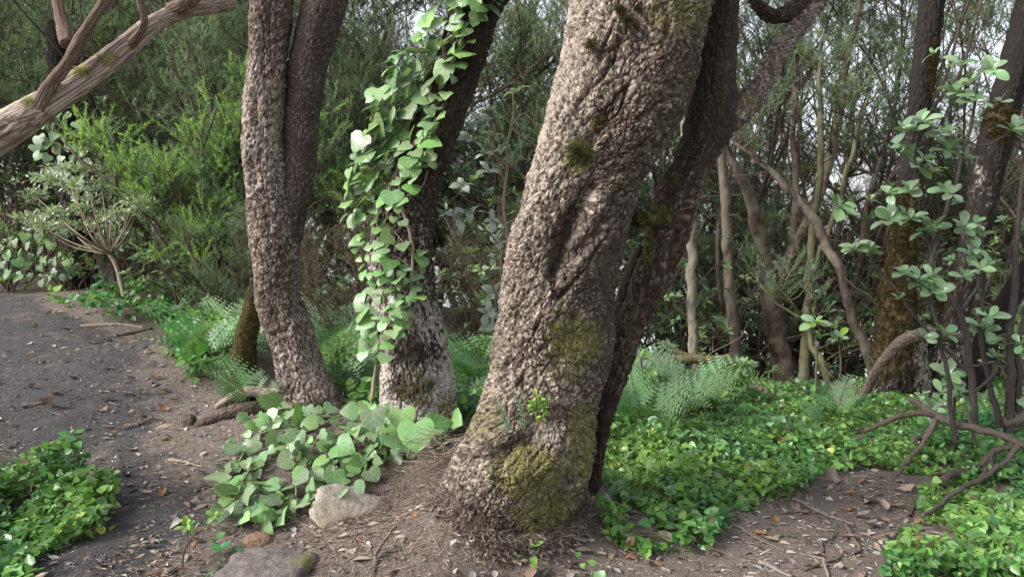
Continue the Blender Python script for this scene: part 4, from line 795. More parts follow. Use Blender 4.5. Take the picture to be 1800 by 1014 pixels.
# between the trunks
for key, px, d, rot, s, lab in [('brown0', 605, 6.9, .5, .62, 'brown bare twiggy bush between the twin stemmed tree and ivy tree'), ('brown0', 870, 8.2, 2.5, .6, 'brown twiggy bush between the ivy tree and thick corky trunk')]:
    plant('dead_bush', key, gat(px, d), lab, 'bush', None, rot, s)
for key, px, d, rot, s, lab in [('full0', 600, 9.2, 1.2, 1.05, 'grey green heath tree behind the climbing ivy'), ('tall0', 690, 10.5, 2.0, 1.0, 'heath tree hidden behind the ivy tree trunk'), ('full2', 850, 10.0, .2, 1.2, 'feathery heath tree seen between ivy tree and thick corky trunk'),
        ('tall2', 930, 9.0, 3.1, .9, 'thin stemmed heath tree close left of the thick corky trunk'), ('full1', 520, 12.0, 5.1, 1.1, 'dark heath tree behind the twin stemmed tree'), ('full3', 760, 13.5, 4.4, 1.0, 'tall heath tree farther back between the two middle trunks')]:
    plant('heath_tree', key, gat(px, d), lab, 'tree', 'heath trees behind the main trunks', rot, s)
for i, (px, d, k) in enumerate([(560, 15, 'full3'), (660, 17, 'full0'), (760, 18, 'tall1'), (860, 15, 'full1'), (960, 16, 'full3'), (1040, 13, 'full0')]):
    plant('heath_tree', k, gat(px, d), 'far heath tree in the second row behind the main trunks', 'tree', 'second row of heath trees', i * 2.1, 1.1)
for key, px, d, rot, s, lab in [('laurel2', 615, 7.8, 1., 1.0, 'leafy shrub low behind the ferns beside the ivy tree'), ('laurel0', 880, 9.0, 2., .9, 'leafy shrub low behind the brown twigs beside the thick trunk'), ('laurel3', 1010, 11, 2., .9, 'leafy shrub hidden behind the thick corky trunk')]:
    plant('laurel_shrub', key, gat(px, d), lab, 'shrub', None, rot, s)

# open wood on the right
RIGHT = [('tall1', 1310, 11.4, 1.9, .95, 'blue green topped heath tree left of the forked reddish tree'), ('tall3', 1580, 12.6, 2.9, .95, 'dark topped heath tree just left of the mossy tree'), ('tall2', 1770, 13.5, 4.9, 1.0, 'heath tree with blue green top beyond the bowed tree'), ('tall0', 1180, 12.0, .3, 1.0, 'heath tree just right of the dark leaning stem'), ('tall2', 1440, 10.5, 2.4, 1.1, 'many stemmed heath tree with blue green top in the open wood'),
         ('tall0', 1675, 13.0, 4.5, .95, 'dark topped heath tree behind the leafy saplings'), ('tall2', 1880, 10.0, .7, 1.0, 'heath tree at the right end of the open wood')]
for key, px, d, rot, s, lab in RIGHT: plant('heath_tree', key, gat(px, d), lab, 'tree', 'heath trees in the open wood', rot, s)
for i, (px, d, k) in enumerate([(1870, 16, 1), (1980, 14, 0), (1225, 18, 1), (2080, 11, 1)]):
    plant('heath_tree', 'tall%d' % k, gat(px, d), 'far heath tree against the white sky in the open wood', 'tree', 'far heath trees against the sky', i * 1.9, 1.05)
for key, px, d, rot, s, lab in [('brown1', 1290, 12, .5, .9, 'brown twiggy bush beneath the pale stems'), ('brown1', 1790, 9.2, 3.5, 1.0, 'brown twiggy bush behind the dark bowed trunk')]:
    plant('dead_bush', key, gat(px, d), lab, 'bush', None, rot, s)
for key, px, d, rot, s, lab in [('laurel0', 1170, 9.5, .4, 1.0, 'leafy shrub beyond the fallen mossy branch'), ('laurel1', 1440, 9.6, 1.4, .8, 'leafy shrub between the mossy stem and slanting stem'), ('laurel0', 1330, 10.8, 2.4, 1.0, 'leafy shrub behind the reddish trunk'), ('laurel1', 1700, 9.0, 4.4, .9, 'leafy shrub behind the sapling stems'),
        ('laurel0', 1850, 8.0, 5.4, 1.0, 'leafy shrub at the right edge of the clearing'), ('laurel0', 1550, 9.5, 5.9, 1.0, 'leafy shrub left of the mossy tree foot'), ('laurel3', 1220, 13, .4, .8, 'tall leafy shrub far behind the pale stems')]:
    plant('laurel_shrub', key, gat(px, d), lab, 'shrub', None, rot, s)

for key, px, d, rot, s, lab in [('laurel3', 1380, 12.0, .4, 1.0, 'leafy thicket behind the forked reddish tree'), ('laurel3', 1660, 11.5, 2.4, 1.0, 'leafy thicket right behind the mossy tree'), ('laurel4', 1830, 12.0, 3.1, .9, 'leafy thicket behind the right edge saplings'), ('laurel3', 1270, 11.5, 4.1, 1.0, 'leafy thicket behind the pale straight stems'), ('laurel4', 1170, 14.0, 4.1, .9, 'leafy thicket right behind the dark leaning stem')]:
    plant('laurel_shrub', key, gat(px, d), lab, 'shrub', None, rot, s)
for key, px, d, rot, s, lab in [('full0', 1200, 12.5, 1., .9, 'low feathery heath tree behind the pale straight stems'), ('full2', 1640, 13.5, 4., 1.1, 'low feathery heath tree right of the mossy tree'), ('full0', 1790, 15, 5., 1.1, 'low feathery heath tree behind the bowed tree')]:
    plant('heath_tree', key, gat(px, d), lab, 'tree', 'heath trees in the open wood', rot, s)
for key, px, d, rot, s, lab in [('thin0', 1300, 9.6, .2, 1.0, 'cluster of thin dark stems right of the pale brown stem'), ('thin1', 1365, 10.6, 1.2, 1.0, 'cluster of thin stems behind the reddish forked tree'), ('thin1', 1500, 10.2, 3.2, 1.0, 'cluster of thin stems crossing behind the slanting stem'), ('thin0', 1250, 11.2, 4.2, 1.05, 'cluster of thin dark stems between the two pale stems'),
        ('thin0', 1415, 11.2, .5, 1.0, 'cluster of thin dark stems behind the olive mossy stem'), ('thin0', 1620, 11.4, 2.5, 1.0, 'cluster of thin dark stems right behind the mossy tree'),
        ('thin1', 1560, 12.4, 5.2, 1.0, 'cluster of thin stems left of the mossy tree'), ('thin1', 1760, 10.6, 1.8, 1.0, 'cluster of thin stems right of the bowed tree'), ('thin0', 900, 11.5, 2.8, 1.0, 'cluster of thin dark stems left of the thick corky trunk'), ('thin0', 260, 12.2, 3.8, .9, 'cluster of thin dark stems beyond the pale stemmed shrub')]:
    plant('heath_tree', key, gat(px, d), lab, 'tree', 'clusters of thin heath stems', rot, s)
for key, px, d, rot, s, lab in [('brown1', 1430, 14.0, 1.9, 1.0, 'brown twiggy bush in the middle of the open wood'), ('brown1', 1690, 11.2, 4.9, 1.0, 'brown twiggy bush behind the bowed tree')]:
    plant('dead_bush', key, gat(px, d), lab, 'bush', None, rot, s)
for key, px, d, rot, s, lab in [('laurel1', 1120, 10.5, .1, 1.1, 'undergrowth bush behind the dark leaning stem'), ('laurel1', 1200, 9.2, 1.1, .8, 'undergrowth bush at the foot of the lichened stem'), ('laurel1', 1285, 9.6, 2.1, .9, 'undergrowth bush at the foot of the pale brown stem'), ('laurel1', 1365, 10.4, 3.1, 1.05, 'undergrowth bush behind the foot of the reddish forked tree'), ('laurel1', 1450, 10.6, 4.1, 1.1, 'undergrowth bush behind the olive mossy stem'),
        ('laurel1', 1530, 10.0, 5.1, 1.05, 'undergrowth bush behind the foot of the slanting stem'), ('laurel1', 1640, 9.2, 6.1, 1.0, 'undergrowth bush between mossy tree and bowed tree'), ('laurel1', 1740, 9.8, .6, 1.1, 'undergrowth bush right of the bowed tree foot'), ('laurel1', 1820, 10.4, 1.6, 1.15, 'undergrowth bush at the right edge behind the dark stems'), ('laurel1', 890, 8.6, 2.6, .95, 'undergrowth bush in the gap left of the thick corky trunk'), ('laurel1', 965, 9.4, 3.6, 1.0, 'undergrowth bush hidden left behind the thick corky trunk'), ('laurel1', 660, 8.6, 4.6, .9, 'undergrowth bush behind the climbing ivy'), ('laurel1', 500, 9.2, 5.6, .9, 'undergrowth bush behind the twin stemmed tree')]:
    plant('laurel_shrub', key, gat(px, d), lab, 'shrub', None, rot, s)
for key, px, d, rot, s, lab in [('full2', 1340, 9.6, .4, .58, 'waist high heath bush by the reddish forked tree'), ('full0', 1500, 12.0, 1.4, .8, 'low heath bush beneath the slanting stem'), ('full2', 1250, 11.5, 2.4, .85, 'low heath bush between the two pale stems'), ('full0', 1420, 13, 3.4, .9, 'low heath bush in the middle of the open wood'), ('full2', 1700, 12, 4.4, .95, 'low heath bush behind the bowed tree'), ('full0', 1590, 12.5, 5.4, .85, 'low heath bush behind the mossy tree'), ('full2', 600, 9.8, .9, .85, 'heath bush in the gap between the twin stemmed tree and ivy'), ('full2', 890, 10.2, 2.9, .85, 'heath bush in the gap right of the ivy tree'), ('full2', 965, 8.8, 4.9, .6, 'heath bush hidden left behind the thick corky trunk'), ('full0', 820, 12.0, 1.9, .8, 'heath bush farther back right of the ivy tree'), ('full0', 520, 11.0, 3.9, .8, 'heath bush farther back behind the twin stemmed tree')]:
    plant('heath_bush', key, gat(px, d), lab, 'bush', None, rot, s)
# single stems of the open wood that stand out
def stem_tree(label, lines, d, cols=NEEDLE_BLUE, wood=(0.11, 0.08, 0.06), nbr=3, cb=3.0, seed=1, dead=7, base=None, mat=None):
    base = gpx(*base) if base else gat(lines[0][0][0], d)
    st = []
    for ln in lines:
        a = np.array(ln, float); q = catmull(np.array([P(x, y, d + (dz if len(ln[0]) > 3 else 0)) for x, y, *_ in ln for dz in (0,)]) - base, 40); w = np.interp(np.linspace(0, len(ln) - 1, 40), np.arange(len(ln)), a[:, 2]) * 0.40 / FPX * d
        q[:, 0] += 0.02 * vnoise(q * 6, seed); q[:, 1] += 0.03 * vnoise(q * 4, seed + 1)
        if ln is lines[0]: q[0, 2] -= 0.1
        st.append((q, w))
    tr, cr = heath(seed, 1, cb=cb, stems=st, cols=cols, wood=wood, nbr=nbr, dead=dead, nsec=5, brl=.8)
    t = thing('heath_tree', label, 'tree', base); obj('trunk', tr.build('trunk', mat or M_WOOD), t)
    if cr.V: obj('crown', cr.build('crown', M_NEEDLE, smooth=False), t)
    return t
stem_tree('pale lichened straight stem nearest the dark leaning stem', [[(1226, 720, 30), (1222, 640, 24), (1217, 560, 20), (1214, 480, 20), (1216, 420, 22), (1208, 300, 18), (1196, 150, 16), (1190, -20, 14), (1180, -150, 10)]], 8.0, wood=(0.19, 0.165, 0.125), seed=201)
stem_tree('pale brown stem right of the straight lichened stem', [[(1302, 730, 34), (1296, 640, 28), (1286, 540, 24), (1279, 440, 22), (1272, 330, 20), (1258, 180, 18), (1262, 20, 14), (1268, -150, 10)]], 8.4, wood=(0.105, 0.083, 0.064), seed=202)
stem_tree('reddish brown crooked tree with forked top in the middle of the open wood', [[(1392, 725, 58), (1378, 660, 46), (1366, 590, 42), (1352, 500, 38), (1338, 420, 30), (1318, 350, 24), (1290, 285, 20), (1262, 220, 15), (1240, 120, 10)], [(1356, 530, 30), (1395, 440, 26), (1440, 340, 22), (1466, 250, 20), (1480, 150, 16), (1505, 40, 14), (1515, -80, 10)], [(1395, 440, 18), (1400, 330, 16), (1392, 220, 14), (1400, 100, 10), (1395, -60, 8)]], 8.6, wood=(0.085, 0.058, 0.047), seed=203, dead=10)
stem_tree('long thin reddish stem slanting up to the left across the open wood', [[(1540, 700, 22), (1524, 620, 22), (1497, 555, 21), (1476, 480, 20), (1450, 420, 21), (1416, 365, 18), (1372, 320, 15), (1330, 280, 12), (1290, 250, 8)]], 7.8, wood=(0.10, 0.075, 0.06), seed=204, nbr=3, dead=8, cb=2.6)
stem_tree('olive mossy upright stem left of the slanting stem', [[(1410, 735, 28), (1412, 660, 24), (1418, 590, 20), (1422, 500, 17), (1430, 400, 16), (1444, 260, 13), (1440, 100, 10)], [(1424, 480, 12), (1460, 400, 12), (1490, 300, 10), (1520, 180, 8)]], 8.2, wood=(0.085, 0.08, 0.042), seed=205)
stem_tree('thin mossy stem bending right at the foot of the mossy tree', [[(1478, 735, 22), (1462, 680, 20), (1440, 630, 16), (1425, 600, 12), (1420, 540, 8)]], 7.8, wood=(0.12, 0.112, 0.058), seed=206, nbr=2, dead=6, cb=.6)

# mossy tree, bowed tree and the grey limb on the right
BR1 = gpx(1585, 705)
T4 = trunk([(-300, 1700, 44, 6.9), (-120, 1662, 46, 6.9), (0, 1640, 46, 6.9), (100, 1628, 46, 6.9), (200, 1614, 42, 6.9), (290, 1602, 44, 6.9), (380, 1592, 48, 6.9), (450, 1586, 54, 6.9), (520, 1578, 68, 6.9), (600, 1580, 92, 6.9), (660, 1586, 112, 6.9), (705, 1590, 132, 6.9), (760, 1592, 165, 6.9)][::-1], 280, 110, 0.022, 0.006, 0.10, 0.10,
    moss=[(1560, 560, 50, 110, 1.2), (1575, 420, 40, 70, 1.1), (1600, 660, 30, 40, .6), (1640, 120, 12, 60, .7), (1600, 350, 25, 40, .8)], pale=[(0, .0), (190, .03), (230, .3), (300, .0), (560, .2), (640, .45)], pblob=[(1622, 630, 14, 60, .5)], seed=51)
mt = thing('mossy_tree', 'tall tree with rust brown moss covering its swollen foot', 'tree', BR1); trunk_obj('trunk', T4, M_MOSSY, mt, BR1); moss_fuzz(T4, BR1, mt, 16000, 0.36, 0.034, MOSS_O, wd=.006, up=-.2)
BR2 = gat(1680, 7.0)
T5 = trunk([(-250, 1900, 60, 6.9), (-60, 1835, 62, 6.9), (60, 1800, 62, 6.9), (150, 1776, 60, 6.9), (240, 1752, 68, 6.9), (300, 1738, 62, 6.9), (380, 1722, 56, 6.9), (450, 1705, 54, 6.9), (530, 1684, 58, 6.9), (610, 1664, 70, 6.9), (680, 1655, 90, 6.9), (740, 1652, 110, 6.9)][::-1], 260, 100, 0.02, 0.005, 0.12, 0.10,
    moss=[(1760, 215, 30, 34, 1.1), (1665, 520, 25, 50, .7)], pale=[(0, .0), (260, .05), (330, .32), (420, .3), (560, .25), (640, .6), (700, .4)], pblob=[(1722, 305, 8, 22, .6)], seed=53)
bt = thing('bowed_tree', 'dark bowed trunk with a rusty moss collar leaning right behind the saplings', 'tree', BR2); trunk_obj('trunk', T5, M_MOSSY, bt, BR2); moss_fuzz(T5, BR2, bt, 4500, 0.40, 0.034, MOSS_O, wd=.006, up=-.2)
T5b = trunk([(500, 1800, 60, 7.4), (470, 1840, 50, 7.4), (390, 1900, 46, 7.4), (200, 1980, 40, 7.4)][::1], 60, 40, 0.02, 0.004, pale=[(0, .15)], seed=55)
T5b = trunk([(760, 1690, 70, 7.3), (660, 1712, 60, 7.3), (570, 1748, 52, 7.3), (500, 1790, 48, 7.3), (440, 1830, 44, 7.3), (300, 1920, 36, 7.3)], 120, 50, 0.02, 0.004, pale=[(0, .12)], moss=[(1700, 640, 30, 60, .7)], seed=56)
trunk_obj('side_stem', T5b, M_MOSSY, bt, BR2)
GL = trunk([(720, 1482, 22, 6.6), (708, 1500, 24, 6.6), (690, 1518, 24, 6.6), (655, 1538, 24, 6.55), (625, 1560, 24, 6.5), (598, 1590, 24, 6.5), (588, 1625, 24, 6.5), (590, 1665, 24, 6.55), (600, 1700, 18, 6.6)], 150, 50, 0.014, 0.003, pale=[(0, .32)], seed=57)
trunk_obj('fallen_limb', GL, M_BARK3, None, np.zeros(3), label='curved grey limb lying against the foot of the mossy tree', category='branch')

# ivy clad trunk by the far end of the path
IB = gat(125, 10.6); T6 = trunk([(40, 100, 40, 10.6), (200, 112, 44, 10.6), (300, 122, 42, 10.6), (400, 132, 50, 10.6), (480, 140, 66, 10.6), (520, 142, 76, 10.6)][::-1], 130, 60, 0.03, 0.008, pale=[(0, .12), (300, .25)], moss=[(140, 450, 40, 40, .8)], seed=61)
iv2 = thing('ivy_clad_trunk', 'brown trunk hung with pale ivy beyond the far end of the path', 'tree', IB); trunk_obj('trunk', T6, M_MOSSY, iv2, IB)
vi = thing('ivy_curtain', 'pale ivy draped over the brown trunk beyond the path end', 'ivy', IB)
for x, y in poisson([(55, 190), (120, 180), (150, 230), (155, 290), (130, 350), (100, 300), (60, 260)], 15, 60, 5000, 12) + poisson([(0, 430), (60, 400), (120, 440), (130, 480), (60, 500), (0, 480)], 16, 36, 5000, 13):
    n = unit(np.array([-.2, -.8, .6]) + rng.normal(size=3) * .35); put_leaf(ivy_m, 'leaf', vi, IB, P(x, y, 10.25 - rng.random() * .2), unit(np.array([rng.normal() * .5, -.3, -.9])), n, rng.uniform(14, 21) / FPX * 10.3)

# ------------------------------------------------------------------ saplings with whorls of glossy leaves
def whorl(parent, base, c, axis, n, L, meshes, name='leaf', flat=(0.0, 0.85)):
    axis = unit(axis); u = unit(np.cross(axis, [0.31, 0.7, 0.12])); v = np.cross(axis, u); off = rng.uniform(0, 6.28)
    for l in range(n):
        th = off + 2.4 * l + rng.normal() * .15; o = math.cos(th) * u + math.sin(th) * v; e = flat[0] + (flat[1] - flat[0]) * l / max(n - 1, 1) + rng.normal() * .12
        d = unit(o + axis * e); nn = unit(axis - d * (axis @ d) + rng.normal(size=3) * .28); s = L * rng.uniform(.6, 1.15) * (1 - .3 * l / n)
        m = meshes[rng.integers(0, len(meshes))]; obj(name, m, parent, M=frame(c - axis * .012 * (n - l) / n - base, d, nn, s))
def sapling(kind, label, cat, basepx, d, stems, whorls, meshes=None, wood=(0.055, 0.045, 0.042), lift=None):
    base = P(*basepx, d); base[2] = float(gz(base[0], base[1])); t = thing(kind, label, cat, base); meshes = meshes or lau_m
    for ln in stems:
        mb = MB(); a = np.array(ln, float); dd = np.array([p[3] if len(p) > 3 else d for p in ln]); q = catmull(np.array([P(p[0], p[1], k) for p, k in zip(ln, dd)]), 36); w = np.interp(np.linspace(0, len(ln) - 1, 36), np.arange(len(ln)), a[:, 2]) * .5 / FPX * d
        q = q + np.column_stack([vnoise(q * 9, 5), vnoise(q * 9, 6), 0 * q[:, 0]]) * .012; mb.tube(q - base, w, 7, tuple(np.array(wood) * rng.uniform(.8, 1.3)), .06); obj('stem', mb.build('stem', M_WOOD), t)
    if cat == 'sapling': whorls = list(whorls) + [(x + rng.normal() * 26, y + 8 + rng.normal() * 20, L * rng.uniform(.65, .95), max(3, n - 3)) for x, y, L, n, *_ in whorls if rng.random() < .85]
    for x, y, L, n, *dd in whorls:
        dq = (dd[0] if dd else d) + rng.normal() * .05; whorl(t, base, P(x, y, dq), np.array([rng.normal() * .4 - .08, -.42 + rng.normal() * .35, 1.0]), n + (2 if cat == 'sapling' else 0), L * (1.02 if cat != 'seedling' else .8) / FPX * dq, meshes)
    return t
sapling('laurel_sapling', 'tallest leafy sapling with a crooked dark stem in front of the bowed trunk', 'sapling', (1715, 745), 4.9, [
    [(1714, 760, 13), (1708, 680, 12), (1700, 610, 12), (1686, 550, 11), (1660, 505, 11), (1640, 470, 10), (1640, 440, 8), (1660, 385, 8), (1682, 320, 7), (1698, 250, 6), (1712, 190, 5), (1722, 130, 4)],
    [(1640, 455, 7), (1622, 400, 5), (1612, 340, 4), (1606, 290, 3), (1622, 225, 3)], [(1686, 550, 7), (1716, 505, 5), (1726, 440, 4), (1712, 400, 3)], [(1660, 385, 4), (1690, 380, 3), (1712, 372, 3)], [(1700, 250, 3), (1735, 255, 3), (1775, 232, 3)], [(1626, 400, 3), (1590, 380, 3), (1562, 345, 3)]],
    [(1690, 112, 36, 5), (1742, 122, 34, 5), (1680, 160, 38, 7), (1712, 175, 34, 6), (1622, 212, 38, 7), (1590, 228, 34, 6), (1655, 232, 34, 6), (1668, 262, 36, 6), (1700, 275, 34, 5), (1612, 290, 32, 6), (1640, 300, 34, 6), (1560, 340, 34, 6), (1600, 335, 32, 6), (1662, 335, 32, 5),
     (1565, 385, 42, 7), (1602, 382, 34, 6), (1640, 400, 34, 6), (1695, 398, 36, 7), (1720, 415, 34, 6), (1780, 228, 38, 4), (1706, 445, 36, 7), (1722, 470, 34, 6), (1694, 485, 30, 5)])
sapling('laurel_sapling', 'thin stemmed sapling with leaf tufts in front of the mossy tree foot', 'sapling', (1680, 765), 4.7, [
    [(1678, 775, 9), (1668, 690, 8), (1656, 610, 7), (1642, 545, 6), (1628, 500, 5)], [(1700, 650, 6), (1650, 600, 5), (1600, 545, 5), (1550, 480, 4), (1510, 438, 4)], [(1712, 690, 6), (1760, 640, 4), (1700, 645, 6)]],
    [(1615, 492, 42, 8), (1590, 480, 34, 5), (1644, 510, 40, 6), (1502, 435, 32, 7), (1530, 442, 28, 5), (1478, 362, 38, 6), (1660, 585, 34, 6), (1625, 590, 30, 5)])
sapling('laurel_sapling', 'nearly leafless dark stems standing at the right edge', 'sapling', (1785, 740), 5.0, [
    [(1772, 760, 17), (1774, 690, 15), (1776, 600, 14), (1783, 520, 12), (1786, 430, 10), (1800, 300, 8)], [(1758, 750, 12), (1742, 680, 10), (1728, 620, 9), (1724, 560, 7), (1730, 480, 5)], [(1795, 740, 12), (1790, 660, 10), (1798, 560, 8), (1830, 470, 6)], [(1784, 470, 5), (1765, 430, 4), (1768, 400, 3)]],
    [(1738, 555, 36, 3), (1722, 570, 34, 3), (1790, 590, 40, 5), (1750, 625, 32, 4), (1792, 690, 34, 4)], )
sapling('laurel_sapling', 'low leafy sprig in the green carpet beneath the thin sapling', 'sapling', (1672, 735), 5.2, [[(1676, 745, 5), (1674, 690, 4), (1668, 660, 3)]], [(1668, 658, 36, 6), (1690, 690, 32, 5), (1655, 690, 30, 5), (1640, 720, 30, 4), (1740, 700, 30, 5)])
for lab, b, d, top, L, n in [('pale green seedling with a single whorl in the middle of the green carpet', (1355, 800), 5.0, (1355, 738), 46, 7), ('small light seedling before the reddish trunk', (1362, 720), 6.4, (1358, 652), 36, 6), ('seedling with whorled leaves left of the reddish trunk', (1312, 720), 6.6, (1310, 636), 30, 6),
                             ('leafy seedling before the olive mossy stem', (1432, 700), 7.2, (1432, 565), 38, 7), ('lower leafy seedling beside the olive mossy stem', (1472, 700), 7.2, (1476, 592), 34, 6), ('seedling against the foot of the dark leaning stem', (1130, 730), 5.6, (1128, 628), 36, 7), ('seedling among the ferns right of the dark leaning stem', (1165, 720), 5.9, (1160, 660), 34, 7),
                             ('bright rosette plant at the left end of the green carpet', (1262, 730), 6.2, (1262, 700), 40, 9), ('small rosette on the bare bank beside the trailing ivy', (422, 765), 4.8, (420, 742), 22, 7)]:
    sapling('seedling', lab, 'seedling', b, d, [[(*b, 5), ((b[0] + top[0]) / 2 + 3, (b[1] + top[1]) / 2, 4), (*top, 3)]], [(*top, L, n)] + ([(top[0] + 10, top[1] + 26, L * .8, 4)] if L > 34 else []), spr_m + lau_m[:1], (0.10, 0.09, 0.05))
sapling('sprig', 'reddish tipped green sprig rising from the near edge of the path', 'seedling', (322, 1020), 3.15, [[(323, 1030, 5), (322, 985, 4), (330, 950, 4), (345, 930, 3)], [(345, 932, 3), (365, 922, 3), (382, 905, 3)]], [(328, 922, 26, 8), (340, 928, 22, 5), (376, 905, 24, 7), (366, 920, 18, 4)], spr_m, (0.14, 0.09, 0.06))
# pale leaved shrub between ivy tree and big trunk
sapling('grey_leaved_shrub', 'slender shrub with silvery grey leaves between the ivy tree and thick trunk', 'shrub', (893, 690), 4.75, [
    [(893, 700, 8), (892, 600, 7), (890, 520, 6), (893, 440, 6), (886, 370, 6), (890, 300, 5), (898, 220, 4), (905, 160, 3)], [(890, 330, 5), (872, 280, 4), (868, 230, 4), (858, 190, 3)], [(888, 290, 4), (850, 258, 3), (830, 250, 3)], [(893, 450, 4), (860, 410, 3), (820, 380, 3)], [(892, 560, 4), (872, 520, 3), (862, 480, 3)], [(898, 220, 3), (920, 200, 3), (945, 222, 3)]],
    [(858, 190, 30, 6), (836, 150, 26, 4), (845, 210, 30, 6), (828, 245, 34, 7), (868, 235, 28, 5), (880, 262, 26, 5), (850, 268, 26, 4), (815, 325, 36, 5), (860, 300, 30, 5), (800, 380, 36, 4), (828, 372, 34, 6), (866, 385, 28, 5), (876, 425, 26, 4), (872, 450, 26, 5), (868, 515, 30, 6), (856, 548, 28, 5), (866, 575, 38, 4), (884, 400, 26, 4), (905, 160, 26, 4)], pal_m, (0.20, 0.16, 0.12))
# pale stemmed shrub at the far side of the path
SB = gpx(222, 530); sd = float((SB - C0) @ FW); ps = thing('pale_stemmed_shrub', 'small fan shaped shrub with pale stems and grey green leaf heads by the path', 'shrub', SB)
tips = [(62, 345), (95, 375), (85, 318), (130, 330), (150, 300), (178, 322), (205, 340), (238, 325), (225, 300), (258, 335), (110, 300), (160, 355), (190, 300), (75, 400), (50, 385), (120, 400), (245, 360), (205, 380), (140, 372), (170, 395)]
mbst = MB(); mbfl = MB(); rs = np.random.default_rng(77)
def shr(pl, w): q = catmull(np.array([P(x, y, sd) for x, y in pl]), 20); mbst.tube(q - SB, np.array(w) * .5 / FPX * sd if np.ndim(w) else w * .5 / FPX * sd, 6, (0.27, 0.22, 0.165), .05)
shr([(222, 540), (214, 500), (204, 465), (194, 447)], 9)
for x, y in tips:
    mx_, my_ = (194 + x) / 2 + rs.normal() * 6, (447 + y) / 2 + 10; q = catmull(np.array([P(194, 447, sd), P(mx_, my_, sd + rs.normal() * .25), P(x, y, sd + rs.normal() * .45)]), 12) - SB; mbst.tube(q, np.linspace(.012, .004, 12), 5, (0.27, 0.22, 0.165))
    n = 130; c = q[-1]; dirs = unit(rs.normal(size=(n, 3)) + np.array([0, -.2, .6])); pos = c + dirs * rs.uniform(0, .15, (n, 1)) * np.array([1.35, 1.35, .5]); mbfl.leaves(LEAF6, pos, dirs + rs.normal(size=(n, 3)) * .4, rs.normal(size=(n, 3)) * .5 + np.array([0, -.3, 1]), rs.uniform(.045, .075, n), np.array([(0.30, 0.37, 0.25), (0.37, 0.42, 0.31), (0.23, 0.30, 0.20)])[rs.integers(0, 3, n)])
obj('stem', mbst.build('stem', M_WOOD), ps); obj('foliage', mbfl.build('foliage', M_CROWN, smooth=False), ps, kind='stuff')

# ------------------------------------------------------------------ ferns
def frond_mesh(seed, np_=13, w=0.42, droop=0.35):
    r = np.random.default_rng(seed); V, T = [], []
    def tri(*p): T.append([len(V), len(V) + 1, len(V) + 2]); V.extend(p)
    curve = lambda t: np.array([0.04 * math.sin(t * 2 + seed), t, 0.16 * math.sin(t * 1.9) - droop * t * t])
    for k in range(10):
        a, b = curve(k / 10), curve((k + 1) / 10); s = np.array([.006 * (1 - k / 11), 0, 0]); tri(a - s, a + s, b)
    for i in range(np_):
        t = .16 + .82 * (i / np_); c = curve(t); L = w * (1 - t) ** .75 * min(1, (t - .06) * 5) + .02
        for sg in (-1, 1):
            dp = unit(np.array([sg * .86, .46 + .1 * r.normal(), -.10 + .08 * r.normal()])); side = unit(np.cross(dp, [0, 0, 1.0])); m = max(4, int(6 * L / w) + 2)
            tri(c - side * .003, c + side * .003, c + dp * L)
            for j in range(m):
                u = (j + .6) / m; b = c + dp * L * u; pl = .30 * L * (1 - u) ** .8 * (.6 + .4 * min(1, u * 4)) + .012
                for s2 in (-1, 1):
                    e = unit(side * s2 + dp * .55 + np.array([0, 0, .05 * r.normal()])); wv = dp * pl * .36; tri(b - wv, b + wv + np.array([0, 0, .004]), b + e * pl)
    return mesh_np('frond', np.array(V), np.array(T), None, (M_FERN,), False)
fr_m = [frond_mesh(1, 10, .46, .30), frond_mesh(2, 9, .42, .42), frond_mesh(3, 11, .50, .22)]
def fern(label, px, d, L, n, fan=None, group=None, lift=.05):
    b = gat(px, d); t = thing('fern', label, 'fern', b, group)
    n = max(5, n - 2)
    for k in range(n):
        a = 6.28 * (k + rng.random() * .6) / n if fan is None else fan + rng.normal() * .8; e = rng.uniform(.5, 1.2); d_ = unit(np.array([math.cos(a), math.sin(a), e])); nn = np.array([-math.cos(a) * .35, -math.sin(a) * .35 - .75, 1.0]) + rng.normal(size=3) * .2; s = L * 1.3 * rng.uniform(.6, 1.15)
        obj('frond', fr_m[rng.integers(0, 3)], t, M=frame(np.array([math.cos(a) * .03, math.sin(a) * .03, lift * rng.random()]), d_, nn, s))
for lab, px, d, L, n in [('fern drooping between the mossy stump and twin stemmed tree', 448, 4.95, .42, 6), ('fern left of the mossy stump at the path edge', 380, 6.0, .5, 8), ('bright fern behind the mossy stump', 405, 6.7, .5, 8), ('low fern at the corner of the path beside the leafy strip', 345, 6.0, .42, 7),
        ('large fern close behind the twin stemmed tree', 585, 5.6, .62, 9), ('fern left of the ivy tree foot', 640, 5.4, .5, 8), ('fern farther behind the twin stemmed tree', 560, 6.6, .62, 9), ('fern half hidden by climbing ivy', 630, 6.4, .65, 9), ('dark fern below the brown twiggy bush', 590, 7.2, .7, 9),
        ('fern right of the ivy tree foot', 815, 5.4, .5, 8), ('fern beside the thick trunk at knee height', 850, 5.9, .6, 9), ('fern behind the two ferns beside the thick trunk', 830, 6.6, .7, 9), ('fern under the silvery grey shrub', 880, 6.2, .5, 8), ('small fern close right of the ivy tree', 800, 6.2, .6, 8),
        ('fern right beside the dark leaning stem', 1135, 5.2, .42, 8), ('fern second to the right of the dark leaning stem', 1185, 5.7, .42, 9), ('fern below the fallen mossy branch', 1235, 6.1, .42, 8), ('fern behind the one below the fallen mossy branch', 1205, 6.8, .5, 8), ('fern left of the small light seedling', 1275, 6.6, .5, 8), ('fern hidden behind the dark leaning stem', 1095, 6.0, .6, 8)]:
    fern(lab, px, d, L, n)
fern('pale little fern standing in the green carpet near the fallen branch', 1472, 5.6, .26, 5, None, None, .12)

